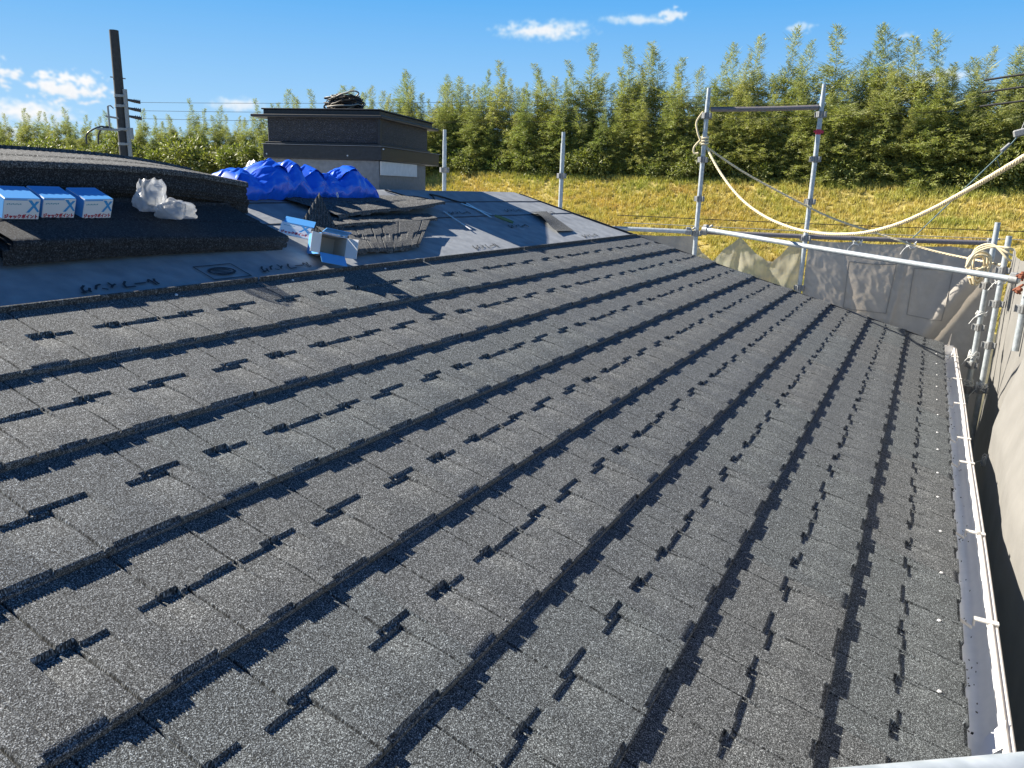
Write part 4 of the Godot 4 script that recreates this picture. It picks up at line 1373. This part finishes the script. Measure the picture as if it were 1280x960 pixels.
func bush(sd: int) -> ArrayMesh:
	var r := RandomNumberGenerator.new()
	r.seed = sd
	var mb := MB.new()
	mb.colored = true
	for k in 9:
		var c := Vector3(r.randf_range(-.9, .9), r.randf_range(.3, 1.1), r.randf_range(-.7, .7))
		var R0 := r.randf_range(.35, .65)
		var tint := Color(.13, .18, .05).lerp(Color(.26, .27, .08), r.randf())
		for i in 260:
			var d := Vector3(r.randfn(), r.randfn(), r.randfn()).normalized()
			var p := c + d * R0 * pow(r.randf(), .35)
			leaf(mb, p, (d + Vector3(r.randf_range(-1, 1), r.randf_range(-.6, .6), r.randf_range(-1, 1))).normalized(), (d + Vector3(0, .6, 0)).normalized(), r.randf_range(.12, .24), r.randf_range(.05, .09), tint * r.randf_range(.6, 1.5))
	return mb.mesh()

func build_bamboo() -> void:
	var kinds := []
	for k in 9:
		kinds.append(bamboo(100 + k))
	for row in 3:
		var x := -126.0 + row * .6
		while x < 44.0:
			var k := rng.randi_range(0, 8)
			var h: float = rng.randf_range(.80, 1.10) * lerpf(.60, 1.08, smoothstep(-105.0, 5.0, x)) * [.74, .98, 1.10][row]
			if rng.randf() < .15: h *= .82
			var wide: float = h * rng.randf_range(.95, 1.25) * [1.35, 1.05, 1.0][row]
			var t := thing("bamboo", "tall feathery bamboo stem in the grove along the top of the embankment", "bamboo", W(x, levee_y(x, 67.0) - .1, 66.6 + row * 1.5 + rng.randf_range(-.5, .5)), "bamboo grove on the embankment")
			t.rotation.y = rng.randf() * TAU
			t.scale = Vector3(wide, h, wide)
			part("culm", kinds[k][0], M.culm, t); part("crown", kinds[k][1], M.leaf, t)
			x += (rng.randf_range(1.0, 1.75) if x > -58.0 else rng.randf_range(2.2, 3.2))
	var bs := []
	for k in 5:
		bs.append(bush(300 + k))
	var xb := -46.0
	while xb < 44.0:
		var s := rng.randf_range(.8, 1.7)
		var o := single("undergrowth_bush", bs[rng.randi_range(0, 4)], M.leaf, "low leafy bush at the foot of the bamboo on the embankment", "bush", W(xb, levee_y(xb, 66.0) - .05, 65.9 + rng.randf_range(-.3, .5)), "bushes under the bamboo")
		o.rotation.y = rng.randf() * TAU
		o.scale = Vector3(s, s * rng.randf_range(.8, 1.3), s)
		xb += rng.randf_range(1.2, 2.6)
	xb = -126.0
	while xb < -44.0:
		var s := rng.randf_range(1.7, 2.6)
		var o := single("undergrowth_bush", bs[rng.randi_range(0, 4)], M.leaf, "low leafy bush at the foot of the bamboo on the embankment", "bush", W(xb, levee_y(xb, 63.8) - .1, 63.8 + rng.randf_range(-.4, .6)), "bushes under the bamboo")
		o.rotation.y = rng.randf() * TAU
		o.scale = Vector3(s, s * rng.randf_range(.8, 1.1), s)
		xb += rng.randf_range(1.8, 2.8)
	# shrub on the ground seen down the gap beside the gutter
	var o := single("yellow_shrub", bs[1], M.leaf, "yellow-green shrub glimpsed far below in the gap beside the gutter", "shrub", W(1.2, -EY, 14.0))
	o.scale = Vector3(1.2, 2.0, 1.2)

# ----------------------------------------------------------------
func _ready() -> void:
	rng.seed = 20240607
	noise.seed = 4; noise.frequency = 0.02; noise.fractal_octaves = 4
	noise2.seed = 9; noise2.frequency = 0.02; noise2.fractal_octaves = 2
	roof_basis = Basis(Vector3(0, 0, -1), Vector3(sin(PITCH), cos(PITCH), 0), Vector3(cos(PITCH), -sin(PITCH), 0))
	# camera, sky, sun, exposure
	var cam := Camera3D.new()
	cam.name = "Camera"
	cam.fov = 52.66; cam.near = 0.05; cam.far = 3000.0
	cam.transform = Transform3D(Basis(Vector3(.882904, .031399, -.468502), Vector3(-.142747, .968486, -.204102), Vector3(.447329, .24708, .859563)).orthonormalized(), W(-.29091, 1.39118, 0))
	add_child(cam)
	cam.current = true
	var env := Environment.new()
	env.background_mode = Environment.BG_SKY
	env.sky = make_sky()
	env.background_energy_multiplier = 0.42
	env.tonemap_mode = Environment.TONE_MAPPER_LINEAR
	env.tonemap_exposure = 2.5
	env.sdfgi_enabled = true; env.ssao_enabled = true; env.ssil_enabled = true
	var we := WorldEnvironment.new()
	we.name = "WorldEnvironment"; we.environment = env
	add_child(we)
	var sun := DirectionalLight3D.new()
	sun.name = "Sun"
	sun.light_energy = 1.6; sun.light_color = Color(1.0, .965, .905); sun.light_angular_distance = 0.5; sun.shadow_enabled = true
	add_child(sun)
	sun.look_at_from_position(Vector3.ZERO, Vector3(1.0, -.74, -.12))
	make_materials()
	# large structure first, then the objects
	build_land()
	build_house()
	build_chimney(get_node("house"))
	build_bamboo()
	build_scaffold()
	build_nets()
	build_pole()
	build_stacks()
	build_tarp()
	build_boxes()
	build_bag()
	build_ropes()
